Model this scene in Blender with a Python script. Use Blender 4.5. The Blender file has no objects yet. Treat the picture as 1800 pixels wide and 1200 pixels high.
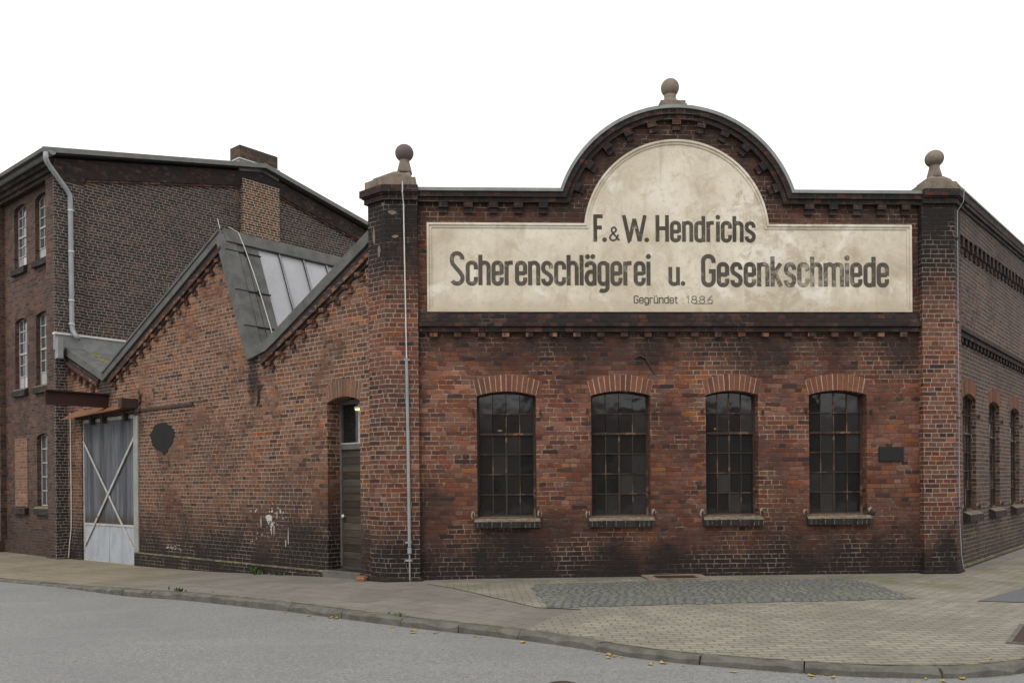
import bpy, bmesh, math, random
from mathutils import Vector, Matrix
from mathutils.geometry import tessellate_polygon
rnd = random.Random(7)
SC = bpy.context.scene
COL = SC.collection
PI = math.pi
rad = math.radians

# ------------------------------------------------------------------ camera, sky, sun, exposure
cd = bpy.data.cameras.new('camera'); cam = bpy.data.objects.new('camera', cd); COL.objects.link(cam)
cd.sensor_width = 36.0; cd.lens = 30.0; cd.shift_y = 0.1361; cd.clip_start = 0.1; cd.clip_end = 3000
ROLL = rad(0.45); c_, s_ = math.cos(ROLL), math.sin(ROLL)
cam.matrix_world = Matrix(((c_, s_, 0, 0), (0, 0, -1, 0), (-s_, c_, 0, 1.6), (0, 0, 0, 1)))
SC.camera = cam

SUN_EL, SUN_AZ = 52.0, 205.0          # degrees; azimuth clockwise from +Y
w = bpy.data.worlds.new('World'); SC.world = w; w.use_nodes = True
nt = w.node_tree; bg = nt.nodes['Background']
sky = nt.nodes.new('ShaderNodeTexSky'); sky.sky_type = 'NISHITA'; sky.sun_disc = False
sky.sun_elevation = rad(SUN_EL); sky.sun_rotation = rad(SUN_AZ); sky.dust_density = 6.0; sky.air_density = 1.0
hs = nt.nodes.new('ShaderNodeHueSaturation'); hs.inputs['Saturation'].default_value = 0.08
nt.links.new(sky.outputs[0], hs.inputs['Color'])
mx = nt.nodes.new('ShaderNodeMix'); mx.data_type = 'RGBA'; mx.inputs['Factor'].default_value = 0.75
nt.links.new(hs.outputs[0], mx.inputs[6]); mx.inputs[7].default_value = (11.0, 10.9, 10.7, 1)   # overcast cloud veil
nt.links.new(mx.outputs[2], bg.inputs['Color']); bg.inputs['Strength'].default_value = 0.14
ld = bpy.data.lights.new('sun', 'SUN'); ld.energy = 1.0; ld.angle = rad(20); ld.color = (1, 0.96, 0.9)
sun = bpy.data.objects.new('sun', ld); COL.objects.link(sun)
d = Vector((math.sin(rad(SUN_AZ)) * math.cos(rad(SUN_EL)), math.cos(rad(SUN_AZ)) * math.cos(rad(SUN_EL)), math.sin(rad(SUN_EL))))
sun.rotation_euler = d.to_track_quat('Z', 'Y').to_euler()
SC.view_settings.view_transform = 'Standard'; SC.view_settings.look = 'None'
SC.view_settings.exposure = 0.0; SC.view_settings.gamma = 1.0

# ------------------------------------------------------------------ frames of the walls (metres)
PC = Vector((-2.037, 13.827, 0)); PR = Vector((7.413, 14.239, 0))
dF = Vector((math.cos(rad(2.5)), math.sin(rad(2.5)), 0)); nF = Vector((math.sin(rad(2.5)), -math.cos(rad(2.5)), 0))
U = Vector((-math.sin(rad(50)), math.cos(rad(50)), 0)); V = Vector((math.cos(rad(50)), math.sin(rad(50)), 0))
REC = 0.13
class Frame:
    """local x to the right along the wall seen from outside, y into the wall, z up"""
    def __init__(s, loc, rz): s.loc = Vector(loc); s.rz = rz
    def off(s, x=0, y=0, z=0):
        return Frame(s.loc + Matrix.Rotation(s.rz, 3, 'Z') @ Vector((x, y, z)), s.rz)
FF = Frame(PC - nF * REC, rad(2.5))           # facade
FL = Frame(PC + V * REC, rad(-40))            # saw-tooth wing, x = -t
FR = Frame(PR + U * REC, rad(50))             # right flank, x = s
TG = 12.34
FG = Frame(PC + U * TG + V * 0.0, rad(50))    # gable of the tall factory, x = s
FS = Frame(PC + V * 0.08, rad(-40))           # street face of the tall factory, x = -t
F0 = Frame((0, 0, 0), 0)
KT = [-99, -1, 1.5, 5.5, 8.5, 12, 17, 99]; KZ = [0, 0, -.05, -.2, -.26, -.29, -.3, -.3]
def interp(x, xs, ys):
    if x <= xs[0]: return ys[0]
    for i in range(1, len(xs)):
        if x <= xs[i]:
            f = (x - xs[i-1]) / (xs[i] - xs[i-1]); return ys[i-1] + f * (ys[i] - ys[i-1])
    return ys[-1]
def gz(x, y): return interp((Vector((x, y, 0)) - PC).dot(U), KT, KZ)
def road_z(x, y):
    t = (Vector((x, y, 0)) - PC).dot(U)
    return gz(x, y) - interp(t, [-6, -4, 0, 3.4, 5.6, 99], [.07, .085, .10, .10, .035, .03])

# ------------------------------------------------------------------ node helpers
class NT:
    def __init__(s, name):
        s.m = bpy.data.materials.new(name); s.m.use_nodes = True; s.t = s.m.node_tree
        s.b = s.t.nodes['Principled BSDF']; s.out = s.t.nodes['Material Output']
    def n(s, typ, **kw):
        x = s.t.nodes.new(typ)
        for k, v in kw.items(): setattr(x, k, v)
        return x
    def put(s, sock, v):
        if v is None: return
        if hasattr(v, 'is_output'): s.t.links.new(v, sock)
        else:
            if isinstance(v, tuple) and len(v) == 3 and sock.type == 'RGBA': v = v + (1,)
            sock.default_value = v
    def m2(s, op, a, b=None, c=None):
        x = s.n('ShaderNodeMath', operation=op); s.put(x.inputs[0], a); s.put(x.inputs[1], b)
        if c is not None: s.put(x.inputs[2], c)
        return x.outputs[0]
    def mix(s, f, a, b, mode='MIX'):
        x = s.n('ShaderNodeMix', data_type='RGBA', blend_type=mode); s.put(x.inputs[0], f); s.put(x.inputs[6], a); s.put(x.inputs[7], b)
        return x.outputs[2]
    def ss(s, v, lo, hi, a=0.0, b=1.0):
        x = s.n('ShaderNodeMapRange', interpolation_type='SMOOTHSTEP'); s.put(x.inputs[0], v)
        for i, q in enumerate((lo, hi, a, b)): s.put(x.inputs[i+1], q)
        return x.outputs[0]
    def noise(s, vec, scale, detail=4, rough=.55, dist=0):
        x = s.n('ShaderNodeTexNoise'); s.put(x.inputs['Vector'], vec); s.put(x.inputs['Scale'], scale); s.put(x.inputs['Detail'], detail)
        s.put(x.inputs['Roughness'], rough); s.put(x.inputs['Distortion'], dist); return x.outputs[0]
    def vor(s, vec, scale, feature='F1', out='Distance', rnd_=1.0):
        x = s.n('ShaderNodeTexVoronoi', feature=feature); s.put(x.inputs['Vector'], vec); s.put(x.inputs['Scale'], scale); s.put(x.inputs['Randomness'], rnd_)
        return x.outputs[out]
    def white(s, a, b):
        v = s.n('ShaderNodeCombineXYZ'); s.put(v.inputs[0], a); s.put(v.inputs[1], b)
        x = s.n('ShaderNodeTexWhiteNoise', noise_dimensions='2D'); s.t.links.new(v.outputs[0], x.inputs['Vector'])
        return x.outputs['Value'], x.outputs['Color']
    def ramp(s, v, stops, interp='LINEAR'):
        x = s.n('ShaderNodeValToRGB'); r = x.color_ramp; r.interpolation = interp; s.put(x.inputs[0], v)
        rgba = lambda col: (col if isinstance(col, tuple) else (col,)*3) + (1,)
        r.elements[0].position = 0.0; r.elements[1].position = 1.0
        while len(r.elements) > 1: r.elements.remove(r.elements[-1])
        r.elements[0].position = stops[0][0]; r.elements[0].color = rgba(stops[0][1])
        for p, col in stops[1:]: r.elements.new(p).color = rgba(col)
        return x.outputs[0]
    def map(s, vec, scale=(1,1,1), loc=(0,0,0), rot=(0,0,0)):
        x = s.n('ShaderNodeMapping'); s.put(x.inputs[0], vec); x.inputs['Scale'].default_value = scale; x.inputs['Location'].default_value = loc; x.inputs['Rotation'].default_value = rot
        return x.outputs[0]
    def pos(s): return s.n('ShaderNodeNewGeometry').outputs['Position']
    def obj(s): return s.n('ShaderNodeTexCoord').outputs['Object']
    def uv(s): return s.n('ShaderNodeTexCoord').outputs['UV']
    def sep(s, v):
        x = s.n('ShaderNodeSeparateXYZ'); s.put(x.inputs[0], v); return x.outputs
    def comb(s, a, b, c=0.0):
        x = s.n('ShaderNodeCombineXYZ'); s.put(x.inputs[0], a); s.put(x.inputs[1], b); s.put(x.inputs[2], c); return x.outputs[0]
    def bump(s, h, dist, strength=1.0, normal=None):
        x = s.n('ShaderNodeBump'); s.put(x.inputs['Height'], h); x.inputs['Distance'].default_value = dist; x.inputs['Strength'].default_value = strength
        s.put(x.inputs['Normal'], normal); return x.outputs[0]
    def fin(s, col=None, rough=None, normal=None, metal=None, spec=None):
        s.put(s.b.inputs['Base Color'], col); s.put(s.b.inputs['Roughness'], rough); s.put(s.b.inputs['Normal'], normal)
        s.put(s.b.inputs['Metallic'], metal); s.put(s.b.inputs['Specular IOR Level'], spec); return s.m

def brick(name, stops, mortar, mortar_dirty, patches=.5, mdirt=(.42, .6), soot=(), la=.26, lb=.13, rh=.0765, mw=.0122, sootcol=(.012,.011,.011), seed=0.0, val=1.0, sat_patch=(.035,.016,.015), stains=()):
    """bonded brickwork in metres: rows of stretchers and headers, own colour per brick, patchy mortar, soot stains by height"""
    n = NT(name); uv = n.uv(); P = n.map(n.pos(), loc=(seed, seed*1.7, seed*.6))
    wob = n.noise(P, 2.2, 3); wob2 = n.noise(P, 9, 3)
    x, y, _ = n.sep(uv)
    y = n.m2('ADD', y, n.m2('MULTIPLY_ADD', wob, .022, 100.0)); x = n.m2('ADD', x, n.m2('MULTIPLY_ADD', wob2, .03, 100.0))
    rowf = n.m2('DIVIDE', y, rh); row = n.m2('FLOOR', rowf); fr = n.m2('SUBTRACT', rowf, row)
    par = n.m2('MODULO', row, 2.0); half = n.m2('MODULO', n.m2('FLOOR', n.m2('DIVIDE', row, 2.0)), 2.0)
    ln = n.m2('MULTIPLY_ADD', par, lb - la, la)
    jit, _c = n.white(row, 3.7 + seed)
    cx = n.m2('ADD', n.m2('DIVIDE', x, ln), n.m2('ADD', n.m2('MULTIPLY', half, .5), n.m2('MULTIPLY', jit, .22)))
    ci = n.m2('FLOOR', cx); fx = n.m2('SUBTRACT', cx, ci)
    dx = n.m2('MULTIPLY', n.m2('MINIMUM', fx, n.m2('SUBTRACT', 1.0, fx)), ln)
    dy = n.m2('MULTIPLY', n.m2('MINIMUM', fr, n.m2('SUBTRACT', 1.0, fr)), rh)
    fine = n.noise(P, 55, 3); med = n.noise(P, 14, 4)
    dd = n.m2('ADD', n.m2('MINIMUM', dx, dy), n.m2('MULTIPLY', n.m2('SUBTRACT', med, .5), .011))
    mask = n.ss(dd, mw*.5 - .003, mw*.5 + .003)
    rv, rc = n.white(ci, n.m2('ADD', row, seed))
    r1, r2, r3 = n.sep(rc)
    col = n.ramp(rv, stops)
    hsv = n.n('ShaderNodeHueSaturation'); n.put(hsv.inputs['Color'], col); n.put(hsv.inputs['Value'], n.m2('MULTIPLY_ADD', r2, .36, .83)); n.put(hsv.inputs['Saturation'], n.m2('MULTIPLY_ADD', r3, .35, .8))
    col = hsv.outputs[0]
    col = n.mix(n.ss(fine, .3, .75, 0.0, .45), col, (.03, .02, .018))
    big = n.noise(P, .55, 6, .62, .4); big2 = n.noise(n.map(P, loc=(7.3, 2.1, 4.4)), .9, 6, .65, .3)
    col = n.mix(n.m2('MULTIPLY', n.ss(big, .5, .66), patches), col, sat_patch)
    col = n.mix(n.m2('MULTIPLY', n.ss(n.noise(n.map(P, loc=(1.3, 8.1, 2.4)), 2.3, 5, .6), .55, .75), .35), col, (.2, .12, .085))
    mcol = n.mix(n.ss(n.m2('ADD', n.m2('MULTIPLY', big2, .75), n.m2('MULTIPLY', med, .25)), mdirt[0], mdirt[1]), mortar, mortar_dirty)
    mcol = n.mix(n.ss(fine, .3, .8, 0.0, .4), mcol, (.07, .055, .045))
    full = n.mix(mask, mcol, col)
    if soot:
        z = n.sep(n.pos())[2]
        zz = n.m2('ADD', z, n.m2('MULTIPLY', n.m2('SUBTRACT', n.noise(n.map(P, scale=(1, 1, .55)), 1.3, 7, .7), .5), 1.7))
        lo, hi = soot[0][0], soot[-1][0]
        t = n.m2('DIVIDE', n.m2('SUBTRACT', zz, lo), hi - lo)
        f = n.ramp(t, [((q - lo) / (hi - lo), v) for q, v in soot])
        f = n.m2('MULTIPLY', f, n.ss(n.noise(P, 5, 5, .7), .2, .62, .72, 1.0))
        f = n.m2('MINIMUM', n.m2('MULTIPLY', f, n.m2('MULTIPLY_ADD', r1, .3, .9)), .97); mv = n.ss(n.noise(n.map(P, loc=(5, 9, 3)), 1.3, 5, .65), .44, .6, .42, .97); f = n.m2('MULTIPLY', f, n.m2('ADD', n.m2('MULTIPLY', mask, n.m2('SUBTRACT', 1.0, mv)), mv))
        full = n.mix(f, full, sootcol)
    if stains:   # soot runs and damp marks with a place of their own on the wall (object x, z)
        ox, oy, oz = n.sep(n.obj()); nx = n.m2('MULTIPLY', n.m2('SUBTRACT', n.noise(P, 2.6, 6, .7), .5), 1.9)
        tot = 0.0
        for (sx, sz, rx, rz_, am) in stains:
            qx = n.m2('DIVIDE', n.m2('SUBTRACT', ox, sx), rx); qz = n.m2('DIVIDE', n.m2('SUBTRACT', oz, sz), rz_)
            dd_ = n.m2('SQRT', n.m2('ADD', n.m2('MULTIPLY', qx, qx), n.m2('MULTIPLY', qz, qz)))
            tot = n.m2('MAXIMUM', tot, n.ss(n.m2('ADD', dd_, nx), .45, 1.15, am, 0.0))
        full = n.mix(n.m2('MULTIPLY', tot, n.m2('MULTIPLY_ADD', mask, .35, .65)), full, sootcol)
    full = n.mix(1.0, full, (val, val, val), 'MULTIPLY')
    h = n.m2('ADD', n.m2('MULTIPLY', mask, .7), n.m2('ADD', n.m2('MULTIPLY', fine, .25), n.m2('MULTIPLY', r3, .25)))
    return n.fin(full, n.m2('MULTIPLY_ADD', fine, .25, .7), n.bump(h, .011, .8), spec=.22)

RED = [(0, (.035,.018,.018)), (.05, (.055,.026,.022)), (.10, (.11,.042,.028)), (.4, (.158,.055,.034)), (.7, (.183,.068,.039)), (.93, (.205,.082,.047)), (1, (.30,.108,.045))]
BRN = [(0, (.05,.03,.026)), (.08, (.09,.046,.033)), (.3, (.16,.07,.041)), (.65, (.21,.092,.051)), (.93, (.24,.11,.06)), (1, (.33,.115,.045))]
GRY = [(0, (.045,.031,.028)), (.1, (.075,.045,.037)), (.4, (.13,.07,.053)), (.75, (.165,.09,.066)), (.95, (.19,.105,.073)), (1, (.26,.10,.05))]
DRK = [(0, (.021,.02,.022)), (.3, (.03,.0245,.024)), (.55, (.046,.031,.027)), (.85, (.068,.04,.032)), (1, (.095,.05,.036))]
M = {}
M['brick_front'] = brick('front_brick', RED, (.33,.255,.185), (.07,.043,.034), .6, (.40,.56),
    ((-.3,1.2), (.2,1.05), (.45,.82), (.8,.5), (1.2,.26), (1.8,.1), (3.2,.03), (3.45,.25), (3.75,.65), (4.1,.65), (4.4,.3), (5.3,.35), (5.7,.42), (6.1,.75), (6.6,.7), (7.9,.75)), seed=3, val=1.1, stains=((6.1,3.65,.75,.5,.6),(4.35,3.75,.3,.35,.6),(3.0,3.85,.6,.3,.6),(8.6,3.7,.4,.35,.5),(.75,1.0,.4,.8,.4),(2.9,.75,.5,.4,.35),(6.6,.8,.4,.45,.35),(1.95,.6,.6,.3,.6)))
M['brick_pier'] = brick('pier_brick', RED, (.34,.28,.225), (.11,.08,.066), .45, (.46,.62),
    ((-.3,1.3), (.3,1.2), (.55,.8), (.9,.4), (1.5,.12), (3.6,.04), (4.4,.2), (4.9,.6), (5.4,.95), (5.9,1.15), (6.5,1.2)), seed=9)
M['brick_wing'] = brick('wing_brick', BRN, (.44,.35,.265), (.125,.085,.066), .5, (.46,.62),
    ((-.4,1.1), (.1,1.0), (.4,.85), (.8,.55), (1.3,.25), (2.2,.05), (3.6,.0), (6.8,.0)), seed=15, val=.9, stains=((-3.95,3.75,.22,.75,.9),(-10.1,3.9,.5,.45,.9),(-2.3,.5,.9,.5,.8),(-12.0,3.2,.3,1.6,.5),(-8.4,2.9,.25,.5,.6),(-5.2,.35,.9,.3,.6)), sat_patch=(.075,.042,.036))
M['brick_flank'] = brick('flank_brick', GRY, (.40,.34,.28), (.14,.105,.09), .45, (.5,.66),
    ((-.4,.6), (.2,.5), (.7,.2), (3,.05), (3.7,.15), (4.3,.1), (5.2,.1), (5.7,.4), (6.6,.6), (7.5,.6)), seed=21, val=.74, sat_patch=(.075,.05,.045))
M['brick_gable'] = brick('gable_brick', DRK, (.27,.235,.205), (.15,.127,.112), .5, (.45,.7), (), seed=27, mw=.0155, sat_patch=(.02,.018,.019))
M['brick_breast'] = brick('chimney_breast_brick', [(0,(.03,.022,.02)),(.5,(.06,.035,.026)),(1,(.17,.06,.03))], (.42,.33,.24), (.30,.22,.16), .2, (.5,.8), (), seed=31, mw=.022)
M['brick_street'] = brick('street_brick', GRY, (.20,.15,.12), (.09,.065,.055), .5, (.42,.6), ((-.4,.5), (.3,.45), (1.2,.2), (8.8,.1), (9.6,.6), (10,.8)), seed=35, val=.8, sat_patch=(.06,.038,.033))
M['brick_chimney'] = brick('chimney_brick', [(0,(.05,.036,.03)),(.5,(.08,.055,.042)),(1,(.12,.075,.05))], (.12,.09,.07), (.07,.05,.04), .3, (.4,.6), (), seed=44)
M['brick_niche'] = brick('niche_brick', [(0,(.14,.075,.05)),(.5,(.2,.10,.065)),(1,(.26,.125,.08))], (.28,.2,.15), (.18,.12,.09), .1, (.5,.7), (), seed=41)
M['brick_dark'] = brick('sooty_and_shaded_brick', [(0,(.014,.013,.014)),(.5,(.022,.018,.018)),(.85,(.04,.024,.021)),(1,(.11,.04,.026))], (.10,.085,.07), (.02,.018,.017), .5, (.34,.5), (), la=.13, lb=.13, seed=47)  # soot-black brick; also carries the painted shade under the verge
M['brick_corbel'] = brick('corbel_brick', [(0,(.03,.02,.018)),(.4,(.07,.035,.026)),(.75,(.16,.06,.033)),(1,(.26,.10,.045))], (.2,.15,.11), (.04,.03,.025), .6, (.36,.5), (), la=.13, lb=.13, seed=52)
M['brick_arch'] = brick('arch_brick', [(0,(.15,.045,.027)),(.3,(.2,.062,.033)),(.7,(.24,.078,.039)),(1,(.28,.095,.046))], (.36,.27,.2), (.13,.07,.05), .25, (.42,.6), (), la=.27, lb=.27, rh=.078, mw=.014, seed=57)
M['brick_arch_brown'] = brick('arch_brick_brown', [(0,(.09,.05,.034)),(.5,(.16,.08,.05)),(1,(.22,.10,.055))], (.36,.28,.2), (.13,.08,.06), .3, (.42,.6), (), la=.27, lb=.27, rh=.078, mw=.014, seed=61)

def voussoirs(name, stops):
    n = NT(name); u_, v_, _ = n.sep(n.uv()); rv, rc = n.white(u_, v_); P = n.pos()
    col = n.mix(n.ss(n.noise(P, 30, 4), .35, .7, 0.0, .45), n.ramp(rv, stops), (.06,.03,.022)); col = n.mix(n.ss(n.noise(P, 3, 5), .5, .7, 0.0, .5), col, (.09,.05,.04))
    return n.fin(col, .9, n.bump(n.noise(P, 40, 4), .005, .6), spec=.2)
M['voussoir'] = voussoirs('arch_voussoirs', [(0,(.10,.042,.03)),(.3,(.155,.06,.038)),(.7,(.19,.078,.047)),(1,(.225,.095,.055))])
M['voussoir_brown'] = voussoirs('arch_voussoirs_brown', [(0,(.10,.055,.038)),(.5,(.17,.088,.058)),(1,(.23,.12,.075))])
def simple(name, base, dark, scale=6, amt=.6, rough=.8, bump=.003, lo=.35, hi=.7, stretch=(1,1,1), metal=0.0, spec=.3, third=None, tl=(.6,.75)):
    n = NT(name); P = n.map(n.obj(), scale=stretch)
    a = n.noise(P, scale, 6, .62, .3); f = n.noise(P, scale*7, 4)
    col = n.mix(n.m2('MULTIPLY', n.ss(a, lo, hi), amt), base, dark)
    if third: col = n.mix(n.ss(n.noise(n.map(P, loc=(3, 7, 1)), scale*.6, 6, .65), tl[0], tl[1]), col, third)
    col = n.mix(n.ss(f, .35, .75, 0.0, .3), col, dark)
    return n.fin(col, n.m2('MULTIPLY_ADD', f, .2, rough - .1), n.bump(n.m2('ADD', a, f), bump, .6), metal, spec)
M['zinc'] = simple('zinc_sheet', (.24,.25,.245), (.14,.148,.148), 3, .7, .55, .002, spec=.4)
M['bitumen'] = simple('bitumen_felt', (.118,.118,.114), (.062,.062,.06), 3.5, .8, .9, .006, third=(.085,.088,.066), tl=(.6,.74))
M['stone'] = simple('sandstone', (.22,.18,.138), (.095,.077,.064), 5, .8, .9, .006, third=(.10,.09,.085), tl=(.6,.78))
M['stone_grey'] = simple('grey_stone', (.13,.105,.10), (.09,.075,.072), 4, .6, .9, .003)
M['iron'] = simple('rusty_iron', (.055,.036,.026), (.02,.016,.014), 9, .7, .75, .002, third=(.12,.055,.025), tl=(.6,.72))
M['bar'] = simple('rusty_bar', (.055,.034,.024), (.022,.016,.013), 5, .85, .8, .002, third=(.17,.10,.055), tl=(.58,.66))
M['rust'] = simple('rust_sheet', (.20,.085,.04), (.085,.04,.024), 3, .8, .85, .004, third=(.27,.14,.075))
M['beam'] = simple('red_brown_steel', (.05,.02,.015), (.022,.014,.012), 3, .8, .7, .003)
M['black'] = simple('black_tar', (.011,.011,.011), (.006,.006,.006), 9, .6, .8, .004)
M['galv'] = simple('galvanised_pipe', (.28,.29,.295), (.18,.188,.195), 4, .6, .5, .001, spec=.45)
M['galv_white'] = simple('white_grey_trim', (.62,.62,.60), (.42,.42,.40), 4, .6, .6, .001)
M['wire'] = simple('pale_wire', (.6,.58,.55), (.4,.38,.36), 9, .5, .6, .0005)
M['frame_white'] = simple('old_white_paint', (.42,.40,.37), (.22,.2,.175), 8, .6, .6, .001)
M['frame_grey'] = simple('grey_frame_paint', (.12,.115,.108), (.06,.056,.05), 8, .7, .7, .001)
M['kick'] = simple('pale_blue_steel', (.34,.365,.40), (.24,.255,.285), 2.6, .8, .6, .0015, third=(.27,.215,.15), tl=(.6,.76), stretch=(1.6,1,.7))
M['brace'] = simple('pale_brace', (.42,.42,.40), (.25,.22,.185), 6, .7, .6, .001, third=(.2,.115,.06), tl=(.6,.7))
M['post'] = simple('grey_green_post', (.27,.275,.25), (.18,.18,.165), 4, .6, .7, .001)
M['skyglass'] = simple('wired_glass', (.345,.35,.37), (.26,.265,.285), 1.6, .8, .35, .0008, spec=.55, stretch=(1,1,.4))
M['roof_in'] = simple('dark_lining', (.03,.03,.03), (.02,.02,.02), 2)
M['concrete_in'] = simple('dark_floor', (.06,.055,.05), (.03,.03,.028), 2)
M['whitepaint'] = simple('chalky_paint', (.5,.48,.45), (.28,.25,.22), 12, .6, .9, .001)
M['leaf'] = simple('yellow_leaf', (.40,.29,.07), (.2,.125,.03), 30, .7, .7, .001)
M['weed'] = simple('weed_green', (.06,.10,.025), (.04,.07,.02), 14, .7, .7, .001)
M['arch_mortar'] = simple('arch_mortar', (.40,.32,.25), (.22,.16,.12), 9, .8, .95, .002)
M['hinge_mortar'] = simple('old_mortar', (.34,.29,.22), (.2,.165,.13), 12, .7, .9, .001)
M['verge_metal'] = simple('verge_metal', (.165,.165,.155), (.10,.10,.095), 4, .6, .6, .001)
M['plaque'] = simple('dark_plaque', (.014,.013,.014), (.009,.009,.009), 6, .6, .5, .001)
M['whitewall'] = simple('render_wall', (.24,.21,.18), (.16,.14,.12), 2, .6, .9, .003)
M['rooftile'] = simple('roof_tile', (.10,.05,.04), (.06,.035,.03), 4, .7, .85, .004)

def wood(name, cols, stretch, scale, plank=None, axis='x', gapcol=(.015,.012,.01), gapk=.55):
    n = NT(name); o = n.obj(); P = n.map(o, scale=stretch)
    a = n.noise(P, scale, 6, .65, .2); f = n.noise(P, scale*5, 4, .6)
    X, Y, Z = n.sep(o); q = X if axis == 'x' else Z
    col = n.ramp(a, cols)
    if plank:
        t = n.m2('DIVIDE', n.m2('ADD', q, 50.0), plank); ci = n.m2('FLOOR', t); fr = n.m2('SUBTRACT', t, ci)
        rv, rc = n.white(ci, 2.2)
        col = n.mix(n.m2('MULTIPLY', rv, .3), col, n.mix(.5, col, (.24,.225,.2)))
        col = n.mix(n.ss(n.m2('SUBTRACT', 1.0, rv), .55, 1.0, 0.0, .5), col, cols[0][1])
        gap = n.ss(n.m2('MULTIPLY', n.m2('MINIMUM', fr, n.m2('SUBTRACT', 1.0, fr)), plank), .002, .007)
        col = n.mix(n.m2('MULTIPLY_ADD', gap, gapk, 1.0 - gapk), gapcol, col); h = n.m2('ADD', n.m2('MULTIPLY', gap, 1.0), n.m2('MULTIPLY', f, .35))
    else: h = f
    col = n.mix(n.ss(f, .4, .75, 0.0, .4), col, cols[0][1])
    return n, n.fin(col, .85, n.bump(h, .006, .8), spec=.2)
_n, M['gate_wood'] = wood('weathered_blue_grey_boards', [(.28,(.032,.03,.031)), (.42,(.072,.076,.088)), (.55,(.10,.11,.135)), (.72,(.16,.165,.175))], (5, 5, .4), 1.3, .19)
_z = _n.sep(_n.obj())[2]                                   # damp rot band along the bottom of the boards
_bc = _n.b.inputs['Base Color'].links[0].from_socket
_rz = _n.m2('ADD', _z, _n.m2('MULTIPLY', _n.noise(_n.map(_n.obj(), scale=(6,6,1)), 2.0, 4), .45))
_n.put(_n.b.inputs['Base Color'], _n.mix(_n.ss(_rz, 1.15, 1.55, .8, 0.0), _bc, (.045,.032,.024)))
_n, M['door_wood'] = wood('weathered_door_boards', [(.25,(.022,.017,.013)), (.45,(.042,.033,.025)), (.6,(.064,.05,.037)), (.8,(.11,.078,.042))], (.6, 6, 8), 1.5, .128, 'z', gapk=.9)

def glass(name, tint, alpha, rough=.08):
    """old dirty window pane: reflects, lets a little through; each pane its own grime and painted brightness (UV x holds a per-pane value)"""
    n = NT(name); rv = n.sep(n.uv())[0]
    g = n.noise(n.obj(), 5, 5, .65)
    col = n.mix(n.ss(n.m2('ADD', rv, n.m2('MULTIPLY', g, .35)), .55, 1.25), tint[0], tint[1])
    nb = n.bump(n.noise(n.obj(), 3.0, 2), .006, .5)
    n.fin(col, n.m2('MULTIPLY_ADD', rv, .10, rough*.5), nb, spec=.75)
    tr = n.n('ShaderNodeBsdfTransparent'); tr.inputs[0].default_value = (.55,.55,.5,1)
    ms = n.n('ShaderNodeMixShader'); n.put(ms.inputs[0], n.m2('MULTIPLY', n.ss(n.m2('ADD', rv, g), .5, 1.3, 1.0, .25), alpha))
    n.t.links.new(n.b.outputs[0], ms.inputs[1]); n.t.links.new(tr.outputs[0], ms.inputs[2]); n.t.links.new(ms.outputs[0], n.out.inputs[0])
    return n.m
M['glass'] = glass('dirty_glass', ((.019,.019,.0195), (.042,.042,.043)), .3)
M['glass_light'] = glass('painted_sky_glass', ((.07,.073,.085), (.50,.50,.51)), .1, .12)  # pale tint paints the bright sky into these opaque panes
def emit(name, col, st):
    n = NT(name); n.put(n.b.inputs['Emission Color'], col); n.b.inputs['Emission Strength'].default_value = st; n.fin((.8,.7,.5)); return n.m
M['lamp'] = emit('lamp_glow', (1, .68, .22), 7.0)
M['lamp_white'] = emit('lamp_tube', (1, .70, .2), 2.2)

def plaster():
    n = NT('cream_plaster'); P = n.obj()
    a = n.noise(P, .9, 7, .65, .4); b = n.noise(n.map(P, loc=(4, 1, 7)), 2.6, 6, .7, .6); f = n.noise(P, 30, 4); st = n.noise(n.map(P, scale=(3.2, 3, .35)), 1.5, 5, .6)
    col = n.ramp(a, [(.25, (.36,.305,.23)), (.42, (.53,.47,.37)), (.58, (.645,.59,.485)), (.78, (.71,.665,.575))])
    col = n.mix(n.ss(b, .5, .68, 0.0, .62), col, (.42,.34,.235))
    col = n.mix(n.ss(st, .56, .75, 0.0, .45), col, (.27,.225,.16))
    X, Y, Z = n.sep(P)
    w1 = n.ss(n.m2('ABSOLUTE', n.m2('SUBTRACT', X, 6.6)), .2, 1.5, .20, 0.0); w1 = n.m2('ADD', w1, n.ss(n.m2('ABSOLUTE', n.m2('SUBTRACT', Z, 6.05)), .0, .2, .10, 0.0))
    pe = n.ss(n.m2('ADD', n.noise(n.map(P, loc=(9, 3, 2)), 3.6, 7, .72, .8), w1), .66, .72)
    col = n.mix(n.m2('MULTIPLY', pe, .6), col, (.42,.35,.26))
    wp = n.ss(n.m2('ADD', n.noise(n.map(P, loc=(2, 3, 5)), 1.7, 6, .65, .5), n.m2('MULTIPLY', w1, .5)), .58, .70)
    col = n.mix(n.m2('MULTIPLY', wp, .6), col, (.76,.72,.65))
    rg = n.noise(P, 11, 6, .75); col = n.mix(n.ss(rg, .53, .66, 0.0, .42), col, (.40,.335,.25))
    sp = n.ss(n.vor(P, 9), .0, .07, 1.0, 0.0); keep = n.ss(n.noise(P, 4, 3), .56, .6)
    col = n.mix(n.m2('MULTIPLY', n.m2('MULTIPLY', sp, keep), .6), col, (.13,.10,.07))
    bottom = n.ss(n.m2('ADD', Z, n.m2('MULTIPLY', b, .4)), 4.6, 4.85, .45, 0.0)
    col = n.mix(bottom, col, (.33,.27,.19))
    return n.fin(col, .9, n.bump(n.m2('ADD', n.m2('MULTIPLY', f, .4), n.m2('ADD', b, n.m2('MULTIPLY', pe, -.4))), .008, .6), spec=.2)
M['plaster'] = plaster()
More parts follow.
